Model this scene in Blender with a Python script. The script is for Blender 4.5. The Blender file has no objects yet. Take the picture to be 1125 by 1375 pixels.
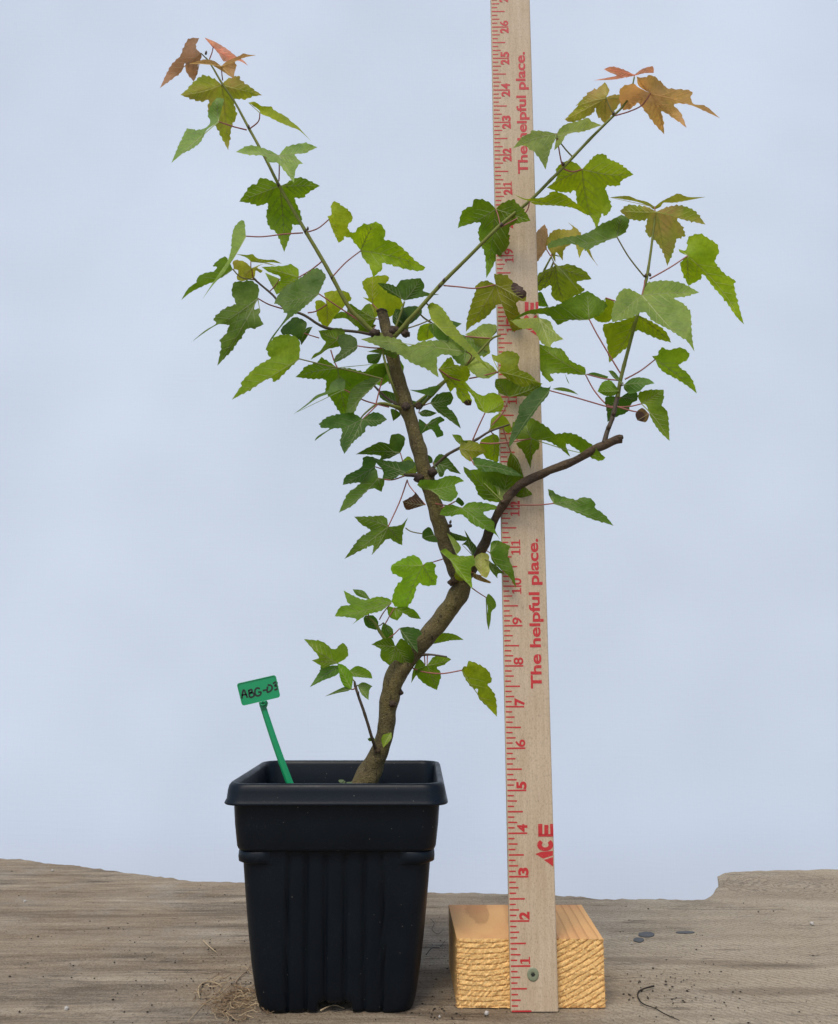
import bpy, bmesh, math, random
from mathutils import Vector, Matrix, noise
from mathutils.geometry import delaunay_2d_cdt
random.seed(7)
sc = bpy.context.scene
col = sc.collection
S = 0.0254                       # the scene is measured in inches and built in metres

# ------------------------------------------------------------------ camera, sky, sun, exposure
FPX, CX, CY, PITCH, ZC, YC = 1170.0, 562.5, 687.5, math.radians(9.87), 8.05, -0.43
cam_d = bpy.data.cameras.new('camera'); cam = bpy.data.objects.new('camera', cam_d); col.objects.link(cam)
cam_d.sensor_fit = 'VERTICAL'; cam_d.sensor_height = 24.0; cam_d.lens = FPX/1375*24.0
cam_d.clip_start = 0.02; cam_d.clip_end = 200
cam.location = (0, YC*S, ZC*S); cam.rotation_euler = (math.pi/2+PITCH, 0, 0)
sc.camera = cam
SUN_EL, SUN_AZ = 58.0, 200.0      # azimuth clockwise from +Y (north): behind the camera, a little left
wd = bpy.data.worlds.new('World'); sc.world = wd; wd.use_nodes = True
nt = wd.node_tree; bg = nt.nodes['Background']
sky = nt.nodes.new('ShaderNodeTexSky'); sky.sky_type = 'NISHITA'; sky.sun_disc = False
sky.sun_elevation = math.radians(SUN_EL); sky.sun_rotation = math.radians(SUN_AZ)
sky.air_density = 1.0; sky.dust_density = 2.0; sky.ozone_density = 1.0
nt.links.new(sky.outputs[0], bg.inputs[0]); bg.inputs[1].default_value = 0.12
sl = bpy.data.lights.new('sun', 'SUN'); sl.energy = 1.5; sl.angle = math.radians(24); sl.color = (1.0, .93, .82)
so = bpy.data.objects.new('sun', sl); col.objects.link(so)
el, az = math.radians(SUN_EL), math.radians(SUN_AZ)
dirs = Vector((math.sin(az)*math.cos(el), math.cos(az)*math.cos(el), math.sin(el)))
so.rotation_euler = dirs.to_track_quat('Z', 'Y').to_euler(); so.location = dirs*3
sc.view_settings.view_transform = 'Standard'; sc.view_settings.look = 'None'
sc.view_settings.exposure = 0.45; sc.view_settings.gamma = 1

# ------------------------------------------------------------------ helpers
CT, ST = math.cos(PITCH), math.sin(PITCH)
def W(px, py, Y):
    """point at distance Y (inches) behind the lens plane seen at photo pixel px, py"""
    a = (px-CX)/FPX; b = -(py-CY)/FPX
    d = Vector((a, CT-b*ST, ST+b*CT)); d *= (Y-YC)/d.y
    return Vector((d.x, Y, ZC+d.z))
def WG(px, py, z=0.0):
    a = (px-CX)/FPX; b = -(py-CY)/FPX
    d = Vector((a, CT-b*ST, ST+b*CT)); k = (z-ZC)/d.z
    return Vector((d.x*k, YC+d.y*k, z))
def ppi(p):                        # photo pixels per inch at a point
    return FPX/((p.y-YC)*CT+(p.z-ZC)*ST)
def catmull(pts, n):
    out = []; m = len(pts)
    for i in range(m-1):
        p0 = pts[max(i-1, 0)]; p1 = pts[i]; p2 = pts[i+1]; p3 = pts[min(i+2, m-1)]
        for k in range(n):
            t = k/n; t2 = t*t; t3 = t2*t
            out.append(tuple(.5*((2*b)+(-a+c)*t+(2*a-5*b+4*c-d)*t2+(-a+3*b-3*c+d)*t3) for a, b, c, d in zip(p0, p1, p2, p3)))
    out.append(tuple(pts[-1])); return out
def link(name, me, mats, parent=None, origin=None):
    o = bpy.data.objects.new(name, me); col.objects.link(o)
    for m in (mats if isinstance(mats, (list, tuple)) else [mats]): me.materials.append(m)
    if parent: o.parent = parent; o.matrix_parent_inverse = Matrix.Identity(4)
    return o
def mesh(name, verts, faces, smooth=True, org=Vector((0, 0, 0))):
    me = bpy.data.meshes.new(name)
    me.from_pydata([tuple((Vector(v)-org)*S) for v in verts], [], faces); me.update()
    if smooth: me.polygons.foreach_set('use_smooth', [True]*len(me.polygons))
    return me
def tag(o, label=None, cat=None, group=None, kind=None):
    if label: o['label'] = label
    if cat: o['category'] = cat
    if group: o['group'] = group
    if kind: o['kind'] = kind
    return o
def empty(name, p):
    o = bpy.data.objects.new(name, None); col.objects.link(o); o.location = Vector(p)*S; o.empty_display_size = .02
    return o
def part(name, verts, faces, mats, root, smooth=True):
    """part built in world inches, parented to root (an empty or an object at root.location)"""
    org = root.location/S
    return link(name, mesh(name, verts, faces, smooth, org), mats, root)
def tube(pts, rads, seg=8, cap=True, jit=0.0):
    vs, fs = [], []
    pts = [Vector(p) for p in pts]; n = len(pts)
    up = Vector((.3, 1, .2)).normalized()
    for i, p in enumerate(pts):
        t = (pts[min(i+1, n-1)]-pts[max(i-1, 0)]).normalized()
        a = t.cross(up).normalized(); b = a.cross(t).normalized()
        for k in range(seg):
            an = 2*math.pi*k/seg
            r = rads[i]*(1+(jit*noise.noise(Vector((p.x*3+math.cos(an), p.z*3, math.sin(an)+p.y*3))) if jit else 0))
            vs.append(p+a*(math.cos(an)*r)+b*(math.sin(an)*r))
    for i in range(n-1):
        for k in range(seg):
            k2 = (k+1) % seg; fs.append((i*seg+k, i*seg+k2, (i+1)*seg+k2, (i+1)*seg+k))
    if cap:
        vs.append(pts[0]); vs.append(pts[-1]); c0 = len(vs)-2
        for k in range(seg):
            k2 = (k+1) % seg; fs.append((c0, k2, k)); fs.append((c0+1, (n-1)*seg+k, (n-1)*seg+k2))
    return vs, fs
def boxv(x0, x1, y0, y1, z0, z1):
    v = [(x, y, z) for z in (z0, z1) for y in (y0, y1) for x in (x0, x1)]
    f = [(0, 2, 3, 1), (4, 5, 7, 6), (0, 1, 5, 4), (2, 6, 7, 3), (0, 4, 6, 2), (1, 3, 7, 5)]
    return v, f
def join(parts):
    vs, fs = [], []
    for v, f in parts:
        o = len(vs); vs += list(v); fs += [tuple(i+o for i in q) for q in f]
    return vs, fs

# ------------------------------------------------------------------ materials
class NT:
    def __init__(s, name):
        s.m = bpy.data.materials.new(name); s.m.use_nodes = True; s.t = s.m.node_tree; s.n = s.t.nodes
        s.b = s.n['Principled BSDF']; s.out = s.n['Material Output']
    def node(s, t, **kw):
        n = s.n.new(t)
        for k, v in kw.items(): setattr(n, k, v)
        return n
    def set(s, sock, v):
        if isinstance(v, bpy.types.NodeSocket): s.t.links.new(v, sock)
        else: sock.default_value = v
    def coord(s, scale=(1, 1, 1), rot=(0, 0, 0), kind='Object', loc=(0, 0, 0)):
        c = s.node('ShaderNodeTexCoord'); m = s.node('ShaderNodeMapping')
        m.inputs['Scale'].default_value = scale; m.inputs['Rotation'].default_value = rot; m.inputs['Location'].default_value = loc
        s.t.links.new(c.outputs[kind], m.inputs[0]); return m.outputs[0]
    def noise(s, vec, scale, detail=4, rough=.55, dist=0.0):
        n = s.node('ShaderNodeTexNoise'); s.set(n.inputs['Vector'], vec); n.inputs['Scale'].default_value = scale
        n.inputs['Detail'].default_value = detail; n.inputs['Roughness'].default_value = rough; n.inputs['Distortion'].default_value = dist
        return n.outputs[0]
    def ramp(s, f, stops, interp='LINEAR'):
        r = s.node('ShaderNodeValToRGB'); s.set(r.inputs[0], f); e = r.color_ramp.elements; r.color_ramp.interpolation = interp
        while len(e) < len(stops): e.new(.5)
        for k, (p, c) in enumerate(stops):
            e[k].position = p; e[k].color = (c, c, c, 1) if isinstance(c, (int, float)) else (*c, 1)
        return r.outputs[0]
    def mix(s, f, a, b, mode='MIX'):
        m = s.node('ShaderNodeMix', data_type='RGBA', blend_type=mode)
        s.set(m.inputs[0], f); s.set(m.inputs[6], a if isinstance(a, bpy.types.NodeSocket) else (*a, 1)); s.set(m.inputs[7], b if isinstance(b, bpy.types.NodeSocket) else (*b, 1))
        return m.outputs[2]
    def math(s, op, a, b=0.0, c=0.0):
        m = s.node('ShaderNodeMath', operation=op); s.set(m.inputs[0], a); s.set(m.inputs[1], b)
        if op == 'MULTIPLY_ADD': s.set(m.inputs[2], c)
        return m.outputs[0]
    def bump(s, h, strength, dist=.001):
        b = s.node('ShaderNodeBump'); s.set(b.inputs['Height'], h); b.inputs['Strength'].default_value = strength; b.inputs['Distance'].default_value = dist
        s.t.links.new(b.outputs[0], s.b.inputs['Normal']); return b.outputs[0]
    def col(s, c): s.set(s.b.inputs['Base Color'], c if isinstance(c, bpy.types.NodeSocket) else (*c, 1))
    def rough(s, r): s.set(s.b.inputs['Roughness'], r)
    def spec(s, v): s.b.inputs['Specular IOR Level'].default_value = v

def leaf_mat(name, bronze):
    q = NT(name); v = q.coord()
    oi = q.node('ShaderNodeObjectInfo')
    n1 = q.noise(v, 60, 3); n2 = q.noise(v, 500, 3)
    base = q.mix(1.0, oi.outputs['Color'], q.ramp(n1, [(.3, (.80, .86, .9)), (.7, (1.22, 1.14, 1.05))]), 'MULTIPLY')
    base = q.mix(1.0, base, q.ramp(n2, [(.3, .86), (.7, 1.13)]), 'MULTIPLY')
    if bronze:
        base = q.mix(q.ramp(q.noise(q.coord(loc=(3, 1, 2)), 45, 2), [(.42, 0.0), (.66, .48)]), base, (.50, .25, .15))
    ha = q.node('ShaderNodeAttribute', attribute_name='halo')
    base = q.mix(q.math('MULTIPLY', ha.outputs['Fac'], .35), base, q.mix(1.0, base, (1.6, 1.5, 1.3), 'MULTIPLY'))
    at = q.node('ShaderNodeAttribute', attribute_name='brown')
    bf = q.ramp(q.math('ADD', at.outputs['Fac'], q.math('MULTIPLY', q.noise(v, 250, 3), .25)), [(.5, 0.0), (.62, 1.0)])
    base = q.mix(bf, base, (.045, .02, .01))
    q.col(base); q.rough(.55); q.spec(.3)
    q.bump(q.math('ADD', q.noise(v, 600, 4), q.math('MULTIPLY', ha.outputs['Fac'], -.8) if bronze else q.noise(v, 150, 3)), .45, .0006)
    tr = q.node('ShaderNodeBsdfTranslucent')
    q.set(tr.inputs[0], q.mix(1.0, base, (1.5, 1.35, .8) if bronze else (1.95, 1.85, .4), 'MULTIPLY'))
    mx = q.node('ShaderNodeMixShader')
    q.set(mx.inputs[0], q.mix(bf, (.5,)*3, (.1,)*3))
    q.t.links.new(q.b.outputs[0], mx.inputs[1]); q.t.links.new(tr.outputs[0], mx.inputs[2]); q.t.links.new(mx.outputs[0], q.out.inputs[0])
    return q.m
M_LEAF = leaf_mat('leaf_green', False); M_LEAFB = leaf_mat('leaf_bronze', True)
def vein_mat():
    q = NT('leaf_vein'); oi = q.node('ShaderNodeObjectInfo')
    c = q.mix(.30, q.mix(1.0, oi.outputs['Color'], (2.0, 1.7, 1.4), 'MULTIPLY'), (.42, .45, .20)); q.col(c); q.rough(.5)
    tr = q.node('ShaderNodeBsdfTranslucent'); q.set(tr.inputs[0], c)
    mx = q.node('ShaderNodeMixShader'); mx.inputs[0].default_value = .4
    q.t.links.new(q.b.outputs[0], mx.inputs[1]); q.t.links.new(tr.outputs[0], mx.inputs[2]); q.t.links.new(mx.outputs[0], q.out.inputs[0])
    return q.m
M_VEIN = vein_mat()
def simple(name, c, r=.5, var=.15, sc_=200, bump=.2, spec=.4):
    q = NT(name); v = q.coord(); n = q.noise(v, sc_, 4)
    q.col(q.mix(n, tuple(x*(1-var) for x in c), tuple(x*(1+var) for x in c))); q.rough(r); q.spec(spec)
    if bump: q.bump(n, bump, .0005)
    return q.m
M_PET_R = simple('petiole_red', (.30, .10, .075), .45)
M_PET_G = simple('petiole_green', (.16, .15, .035), .45)
M_SHOOT = simple('green_shoot_bark', (.16, .175, .035), .55, .3, spec=.2)
M_TWIG = simple('brown_twig_bark', (.07, .05, .03), .6, .4, 300, .5)
q = NT('trunk_bark'); v = q.coord(); vl = q.coord((1, 1, .35))
c = q.mix(q.ramp(q.noise(v, 35, 3), [(.35, 0.0), (.65, 1.0)]), (.110, .084, .044), (.150, .120, .040))
c = q.mix(q.ramp(q.noise(v, 900, 3), [(.47, 0.0), (.66, .55)]), c, (.19, .15, .07))
c = q.mix(q.ramp(q.noise(vl, 420, 3), [(.55, 0.0), (.7, .7)]), c, (.03, .022, .014))
vo = q.node('ShaderNodeTexVoronoi'); q.set(vo.inputs['Vector'], q.coord((1, 1, .7))); vo.inputs['Scale'].default_value = 520
c = q.mix(q.ramp(vo.outputs['Distance'], [(.10, .75), (.22, 0.0)]), c, (.26, .21, .12))
q.col(c); q.rough(.75); q.spec(.2); q.bump(q.math('ADD', q.noise(v, 800, 5, .7), q.noise(v, 200, 3)), .9, .0016); M_TRUNK = q.m
q = NT('branch_bark'); v = q.coord()
c = q.mix(q.ramp(q.noise(v, 60, 4), [(.35, 0.0), (.65, 1.0)]), (.045, .028, .018), (.10, .065, .035))
q.col(c); q.rough(.6); q.spec(.3); q.bump(q.math('ADD', q.noise(v, 500, 5, .7), q.noise(q.coord((.5, 1, 1)), 180, 3)), .9, .002); M_BRANCH = q.m
M_SCAR = simple('cut_wood_scar', (.05, .032, .02), .8, .5, 500, .6)

q = NT('black_plastic'); v = q.coord()
c = q.mix(q.noise(v, 30, 4), (.0018, .0042, .0078), (.003, .0065, .0115))
vo = q.node('ShaderNodeTexVoronoi'); q.set(vo.inputs['Vector'], q.coord()); vo.inputs['Scale'].default_value = 260
sp = q.math('MULTIPLY', q.ramp(vo.outputs['Distance'], [(.0, .8), (.10, 0.0)]), q.ramp(q.noise(v, 120, 2), [(.50, 0.0), (.62, 1.0)]))
c = q.mix(sp, c, (.30, .27, .21))
dust = q.math('MULTIPLY', q.ramp(q.noise(v, 1800, 4, .7), [(.55, 0.0), (.75, .35)]), q.ramp(q.noise(v, 35, 3), [(.4, .15), (.65, 1.0)]))
c = q.mix(dust, c, (.06, .065, .065))
q.col(c); q.rough(q.ramp(q.noise(v, 60, 4), [(.3, .34), (.7, .50)])); q.spec(.22)
q.bump(q.noise(v, 1500, 3), .15, .0004); M_POT = q.m

q = NT('weathered_wood')
v = q.coord((1, 1, 1)); vg = q.coord((.13, 1, 1), (0, 0, .05))
dn = q.noise(q.coord(), 5, 2)
g1 = q.noise(vg, 62, 7, .68, .5); g2 = q.noise(q.coord((.05, 1, 1), (0, 0, .02)), 420, 5, .7)
c = q.mix(q.ramp(g1, [(.36, 0.0), (.64, 1.0)]), (.165, .132, .096), (.43, .37, .29))
c = q.mix(q.ramp(g2, [(.48, 0.0), (.72, .65)]), c, (.105, .085, .062))
c = q.mix(q.ramp(q.noise(v, 9, 4), [(.4, 0.0), (.68, .6)]), c, (.26, .19, .12))
c = q.mix(q.ramp(q.noise(v, 16, 5, .7), [(.52, 0.0), (.72, .55)]), c, (.33, .31, .275))
c = q.mix(q.ramp(q.noise(q.coord((.3, 1, 1)), 24, 5, .65), [(.56, 0.0), (.74, .55)]), c, (.085, .072, .058))
vo = q.node('ShaderNodeTexVoronoi'); q.set(vo.inputs['Vector'], v); vo.inputs['Scale'].default_value = 190
pk = q.math('MULTIPLY', q.ramp(vo.outputs['Distance'], [(.0, 1.0), (.16, 0.0)]), q.ramp(q.noise(v, 40, 3), [(.55, 0.0), (.65, .9)]))
c = q.mix(pk, c, (.03, .024, .018))
saw = q.node('ShaderNodeTexWave', wave_type='BANDS', bands_direction='X'); q.set(saw.inputs['Vector'], q.coord((1, 1, 1), (0, 0, -.85)))
saw.inputs['Scale'].default_value = 70; saw.inputs['Distortion'].default_value = 3.5; saw.inputs['Detail'].default_value = 3
sxx = q.node('ShaderNodeSeparateXYZ'); q.set(sxx.inputs[0], q.coord())
rt_ = q.ramp(q.math('ADD', q.math('MULTIPLY', sxx.outputs[0], 2.2), q.math('MULTIPLY', q.noise(v, 8, 3), .6)), [(.35, 0.0), (.75, 1.0)])
c = q.mix(q.math('MULTIPLY', rt_, .55), c, (.47, .41, .32))
c = q.mix(q.math('MULTIPLY', rt_, .12), c, saw.outputs[0], 'OVERLAY')
ck_ = q.noise(q.coord((.035, 1, 1), (0, 0, .03)), 75, 4, .6, .2)
crack = q.math('MULTIPLY', q.ramp(q.math('ABSOLUTE', q.math('SUBTRACT', ck_, .5)), [(.0, 1.0), (.012, 0.0)]), q.ramp(q.noise(v, 14, 2), [(.5, 0.0), (.6, 1.0)]))
c = q.mix(q.math('MULTIPLY', crack, .8), c, (.06, .045, .032))
sp1 = q.noise(v, 700, 5, .75)
c = q.mix(q.ramp(sp1, [(.51, 0.0), (.64, .6)]), c, (.085, .070, .055))
c = q.mix(q.ramp(sp1, [(.32, .6), (.45, 0.0)]), c, (.42, .38, .32))
def ell(px, py, wx, wy, rot, soft=.35):
    p = WG(px, py)*S
    mp = q.node('ShaderNodeMapping', vector_type='TEXTURE'); mp.inputs['Location'].default_value = (p.x, p.y, 0); mp.inputs['Rotation'].default_value = (0, 0, rot)
    mp.inputs['Scale'].default_value = (wx*S, wy*S, 1); q.set(mp.inputs[0], q.coord())
    sp_x = q.node('ShaderNodeSeparateXYZ'); q.set(sp_x.inputs[0], mp.outputs[0])
    d = q.math('SQRT', q.math('ADD', q.math('MULTIPLY', sp_x.outputs[0], sp_x.outputs[0]), q.math('MULTIPLY', sp_x.outputs[1], sp_x.outputs[1])))
    return q.math('ADD', d, q.math('MULTIPLY', q.math('SUBTRACT', q.noise(v, 60, 4), .5), .5))
kd = ell(1065, 1188, 3.4, 2.2, .1)
rg = q.ramp(q.math('FRACT', q.math('MULTIPLY', kd, 11.0)), [(.0, 0.0), (.6, .2), (.85, 1.0), (1.0, 0.0)])
km = q.math('MULTIPLY', rg, q.ramp(kd, [(.75, .7), (1.05, 0.0)]))
c = q.mix(km, c, (.13, .10, .075))
for a_ in [(940, 1291, 4.2, .30, -.10), (1030, 1297, 1.7, .28, -.02), (700+330, 1330, 2.5, .35, 0), (60, 1228, 4.5, .30, -.05), (250, 1228, 5, .28, .02)]:
    c = q.mix(q.ramp(ell(*a_), [(.55, .42), (1.15, 0.0)]), c, (.115, .085, .058))
c = q.mix(1.0, c, (1.20, 1.15, 1.06), 'MULTIPLY')
q.col(c); q.rough(.85); q.spec(.2)
crk = q.ramp(ell(1010, 1183, 1.9, .05, -.12), [(.8, 1.0), (1.2, 0.0)])
hh = q.math('ADD', q.math('MULTIPLY', g1, .9), q.math('MULTIPLY', g2, .7))
hh = q.math('ADD', hh, q.math('MULTIPLY', q.math('MULTIPLY', saw.outputs[0], rt_), .08)); hh = q.math('SUBTRACT', hh, q.math('MULTIPLY', crack, 1.2)); hh = q.math('SUBTRACT', hh, q.math('MULTIPLY', pk, .6))
hh = q.math('SUBTRACT', hh, q.math('MULTIPLY', sp1, 1.6)); hh = q.math('SUBTRACT', hh, q.math('MULTIPLY', km, .8)); hh = q.math('SUBTRACT', hh, q.math('MULTIPLY', crk, 2.0))
q.bump(hh, .8, .002); M_SLAB = q.m

q = NT('pale_sheet'); v = q.coord()
n = q.noise(q.coord((.05, 1, 1)), 300, 3)
big = q.noise(v, 1.6, 3, .45)
c = q.mix(q.ramp(big, [(.3, 0.0), (.7, 1.0)]), (.665, .75, .87), (.685, .77, .885))
q.col(c); q.rough(.9); q.spec(.1); q.bump(q.math('ADD', n, q.noise(q.coord((1, 1, .05)), 300, 3)), .12, .001); M_SHEET = q.m

# lumber: growth rings round an axis that runs along Y, above the block
q = NT('lumber'); tc = q.node('ShaderNodeTexCoord'); sx = q.node('ShaderNodeSeparateXYZ'); q.t.links.new(tc.outputs['Object'], sx.inputs[0])
wob = q.math('MULTIPLY', q.math('SUBTRACT', q.noise(q.coord((1, .25, 1)), 30, 2), .5), .004)
dx = q.math('SUBTRACT', sx.outputs[0], -.030); dz = q.math('SUBTRACT', sx.outputs[2], .135)
rr = q.math('SQRT', q.math('ADD', q.math('MULTIPLY', dx, dx), q.math('MULTIPLY', dz, dz)))
rr = q.math('ADD', rr, wob)
ph = q.math('FRACT', q.math('MULTIPLY', rr, 1/.0030))
ring = q.ramp(ph, [(.0, 0.0), (.62, .12), (.84, .9), (.93, 1.0), (.98, 0.0)])
fine = q.noise(q.coord(), 900, 4, .7)
c = q.mix(ring, (.88, .54, .20), (.38, .15, .035))
c = q.mix(q.ramp(fine, [(.52, 0.0), (.66, .8)]), c, (.95, .72, .34))
c = q.mix(q.ramp(fine, [(.30, .8), (.44, 0.0)]), c, (.42, .19, .045))
geo = q.node('ShaderNodeNewGeometry'); sn = q.node('ShaderNodeSeparateXYZ'); q.t.links.new(geo.outputs['Normal'], sn.inputs[0])
pin = q.mix(q.ramp(q.noise(q.coord((1, .5, 1)), 28, 3), [(.4, 0.0), (.6, 1.0)]), (.66, .36, .14), (.56, .25, .10))
pin = q.mix(q.math('MULTIPLY', ring, .35), pin, (.34, .16, .05))
c = q.mix(q.ramp(sn.outputs[2], [(.4, 0.0), (.8, .85)]), c, pin)
q.col(c); q.rough(.7); q.spec(.3)
q.bump(q.math('ADD', q.math('MULTIPLY', ring, -.35), q.math('MULTIPLY', fine, 1.8)), .45, .001); M_LUMBER = q.m

q = NT('yardstick_wood'); v = q.coord()
c = q.mix(q.ramp(q.noise(q.coord((1, 1, .06)), 300, 5, .6), [(.3, 0.0), (.7, 1.0)]), (.47, .345, .215), (.61, .475, .33))
c = q.mix(q.ramp(q.noise(q.coord((1, 1, .3)), 700, 3, .7), [(.52, 0.0), (.7, .5)]), c, (.33, .23, .135))
c = q.mix(q.ramp(q.noise(v, 18, 3), [(.35, 0.0), (.7, .35)]), c, (.60, .50, .38))
c = q.mix(q.ramp(q.noise(q.coord((1, 1, .6)), 1100, 3, .8), [(.50, 0.0), (.66, .6)]), c, (.30, .22, .15))
q.col(c); q.rough(.55); q.spec(.35); q.bump(q.noise(q.coord((1, 1, .2)), 900, 4), .2, .0004); M_RULER = q.m
q = NT('red_print'); v = q.coord()
q.col(q.mix(q.ramp(q.noise(v, 900, 3, .7), [(.60, 0.0), (.72, .6)]), (.52, .028, .032), (.52, .33, .22))); q.rough(.5); M_RED = q.m
M_SCREW = simple('screw_metal', (.22, .24, .15), .4, .25, 400, .2); M_HOLE = simple('screw_recess', (.02, .02, .018), .6)
M_TAG = simple('green_plastic', (.005, .27, .10), .38, .06, 60, 0.0, .5)
M_TAGD = simple('green_plastic_dark', (.006, .14, .06), .45, .06, 60, 0.0, .5)
M_INK = simple('black_marker_ink', (.018, .022, .02), .6)
M_SOIL = simple('potting_soil', (.035, .024, .016), .9, .7, 300, .9)
M_ROOT = simple('dry_root_fibre', (.22, .145, .08), .8, .5, 200, 0.0)
M_ROOTL = simple('pale_straw', (.45, .34, .20), .8, .3, 200, 0.0)
M_CRUMB = simple('dark_soil_crumb', (.025, .018, .012), .9, .6, 300, 0.0)
M_STAIN = simple('grey_stain', (.075, .078, .078), .7, .3, 300, .1)
M_PEB = simple('pale_grit', (.45, .42, .38), .8, .2, 300, 0.0)
M_GROUND = simple('ground_gravel', (.20, .18, .15), .9, .3, 12, .4)
M_SEED = simple('seedling_green', (.06, .09, .03), .6)

# ------------------------------------------------------------------ setting
v_, f_ = boxv(-400, 400, -400, 400, -31, -30)
tag(link('ground', mesh('ground', v_, f_, False), M_GROUND), kind='structure')
# hanging sheet
vs, fs = [], []; NX, NZ = 90, 80
for j in range(NZ+1):
    for i in range(NX+1):
        x = -62+124*i/NX; z = -29+104*j/NZ
        y = 50+.5*math.sin(x*.19+.4*math.sin(z*.07))+1.0*noise.noise(Vector((x*.03, 0, z*.02)))+.002*(x*x)*-.35
        y += .30*noise.noise(Vector((x*.16, 5, z*.05)))+.10*noise.noise(Vector((x*.5+z*.2, 9, z*.22)))
        vs.append((x, y, z))
for j in range(NZ):
    for i in range(NX):
        a = j*(NX+1)+i; fs.append((a, a+1, a+NX+2, a+NX+1))
o = link('backdrop_sheet', mesh('backdrop_sheet', vs, fs), M_SHEET)
sm = o.modifiers.new('thickness', 'SOLIDIFY'); sm.thickness = .0006
tag(o, 'pale blue-white sheet hanging behind the potted maple and the bench', 'backdrop')

# weathered slab with a broken, uneven back edge
edge_px = [(-420, 1122), (-200, 1136), (-80, 1145), (0, 1150), (45, 1152), (60, 1156), (120, 1161), (200, 1172), (260, 1180), (330, 1182), (420, 1187), (520, 1192),
           (600, 1196), (640, 1195), (700, 1197), (760, 1199), (800, 1203), (880, 1203), (930, 1204), (948, 1203), (958, 1195), (960, 1188), (966, 1182), (962, 1174), (972, 1169), (1000, 1167), (1040, 1165), (1125, 1164), (1300, 1160), (1600, 1158)]
ed = sorted([(p.x, p.y) for p in (WG(a, b) for a, b in edge_px)])
def edgeY(x):
    if x <= ed[0][0]: return ed[0][1]
    for (a, b), (c_, d_) in zip(ed, ed[1:]):
        if a <= x <= c_: return b+(d_-b)*(x-a)/max(c_-a, 1e-6)
    return ed[-1][1]
vs, fs = [], []; NX, NY = 420, 190
for i in range(NX+1):
    x = -30+60*i/NX; ye = edgeY(x)+.12*noise.noise(Vector((x*2.3, 3, 0)))+.05*noise.noise(Vector((x*9, 7, 0)))
    for j in range(NY+1):
        t = j/NY; y = 6+(ye-6)*(1-(1-t)**1.35)
        gr = .018*noise.noise(Vector((x*.25+.3, y*3.2, 1)))+.010*noise.noise(Vector((x*.6, y*9, 4)))+.02*noise.noise(Vector((x*.3, y*.3, 8)))
        z = gr-.02
        e = (ye-y)
        if e < .5: z -= .10*(1-e/.5)**2*(1+.8*noise.noise(Vector((x*3, y, 2))))
        vs.append((x, y, z))
top_n = len(vs)
for i in range(NX):
    for j in range(NY):
        a = i*(NY+1)+j; fs.append((a, a+NY+1, a+NY+2, a+1))
for i in range(NX+1):                        # back face of the slab
    x, y, z = vs[i*(NY+1)+NY]; vs.append((x, y-.25+.1*noise.noise(Vector((x*2, 0, 0))), -1.9))
for i in range(NX):
    a = i*(NY+1)+NY; fs.append((a, a+NY+1, top_n+i+1, top_n+i))
b0 = len(vs); vs += [(-30, 6, -1.9), (30, 6, -1.9)]
fs += [(0, b0, b0+1, NX*(NY+1)), tuple([b0]+[top_n+i for i in range(0, NX+1, 10)]+[b0+1])]
fs += [tuple([0]+[k for k in range(1, NY+1)]+[top_n, b0]), tuple([NX*(NY+1)+k for k in range(NY, -1, -1)]+[b0+1, top_n+NX])]
o = link('weathered_slab', mesh('weathered_slab', vs, fs), M_SLAB)
tag(o, kind='structure')

# ------------------------------------------------------------------ pot
PX, PY = -1.975, 23.47            # centre of the pot
def ring_pts(h, r, n, z, fl=0.0, notch=0.0, hy=None):
    """rounded square; n points per side + n//4 per corner; fl: flute depth; notch: arch height"""
    pts = []; hy = hy or h; nc = 8
    sides = [((1, 0), (0, -1)), ((0, 1), (1, 0)), ((-1, 0), (0, 1)), ((0, -1), (-1, 0))]   # direction along, outward
    for (dx_, dy_), (ox, oy) in sides:
        for k in range(n):
            u = -(h-r)+2*(h-r)*k/n
            d = h
            if fl:
                a = abs(u)
                if a < 1.10:
                    ph_ = (u+1.10)/.44 % 1.0
                    d -= fl*(1-math.sqrt(max(0, 1-(2*ph_-1)**4*.96)))*1.2+fl*.12
                else: d += 0
            zz = z+(notch if abs(u) < .40 else 0)
            pts.append((PX+dx_*u+ox*d, PY+dy_*u+oy*d, zz))
        a0 = math.atan2(oy, ox)
        cx = PX+(dx_+ox)*(h-r); cy = PY+(dy_+oy)*(h-r)
        for k in range(nc):
            an = a0+(k/nc)*math.pi/2
            pts.append((cx+r*math.cos(an), cy+r*math.sin(an), z))
    return pts
def loft(rings, close_bottom=True):
    vs, fs = [], []; m = len(rings[0])
    for r in rings: vs += r
    for i in range(len(rings)-1):
        for k in range(m):
            k2 = (k+1) % m; fs.append((i*m+k, i*m+k2, (i+1)*m+k2, (i+1)*m+k))
    return vs, fs
pot = empty('plant_pot', (PX, PY, 0)); pot.scale = (1.037, 1.037, 1.03)
tag(pot, 'square black plastic nursery pot with fluted sides holding the maple', 'pot')
N = 72
zr = [.02, .08, .16, .26, .5, 1.0, 1.6, 2.2, 2.8, 3.3, 3.46, 3.52, 3.59]
def hb(z): return 1.74+.44*(max(z, 0)/3.5)**.62
rings = []
rings.append(ring_pts(hb(0)-.10, .42, N, .25))
rings.append(ring_pts(hb(0)-.06, .42, N, .0, .09, .20))
for z in zr:
    fl = .16 if z < 3.47 else .16*max(0, (3.59-z)/.13)
    rings.append(ring_pts(hb(z), .42, N, z, fl, .20*max(0, 1-z/.3) if z < .3 else 0))
vs, fs = loft(rings)
m = len(rings[0]); vs.append((PX, PY, .25)); c0 = len(vs)-1
for k in range(m): fs.append((c0, (k+1) % m, k))
part('pot_body', vs, fs, M_POT, pot)
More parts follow.
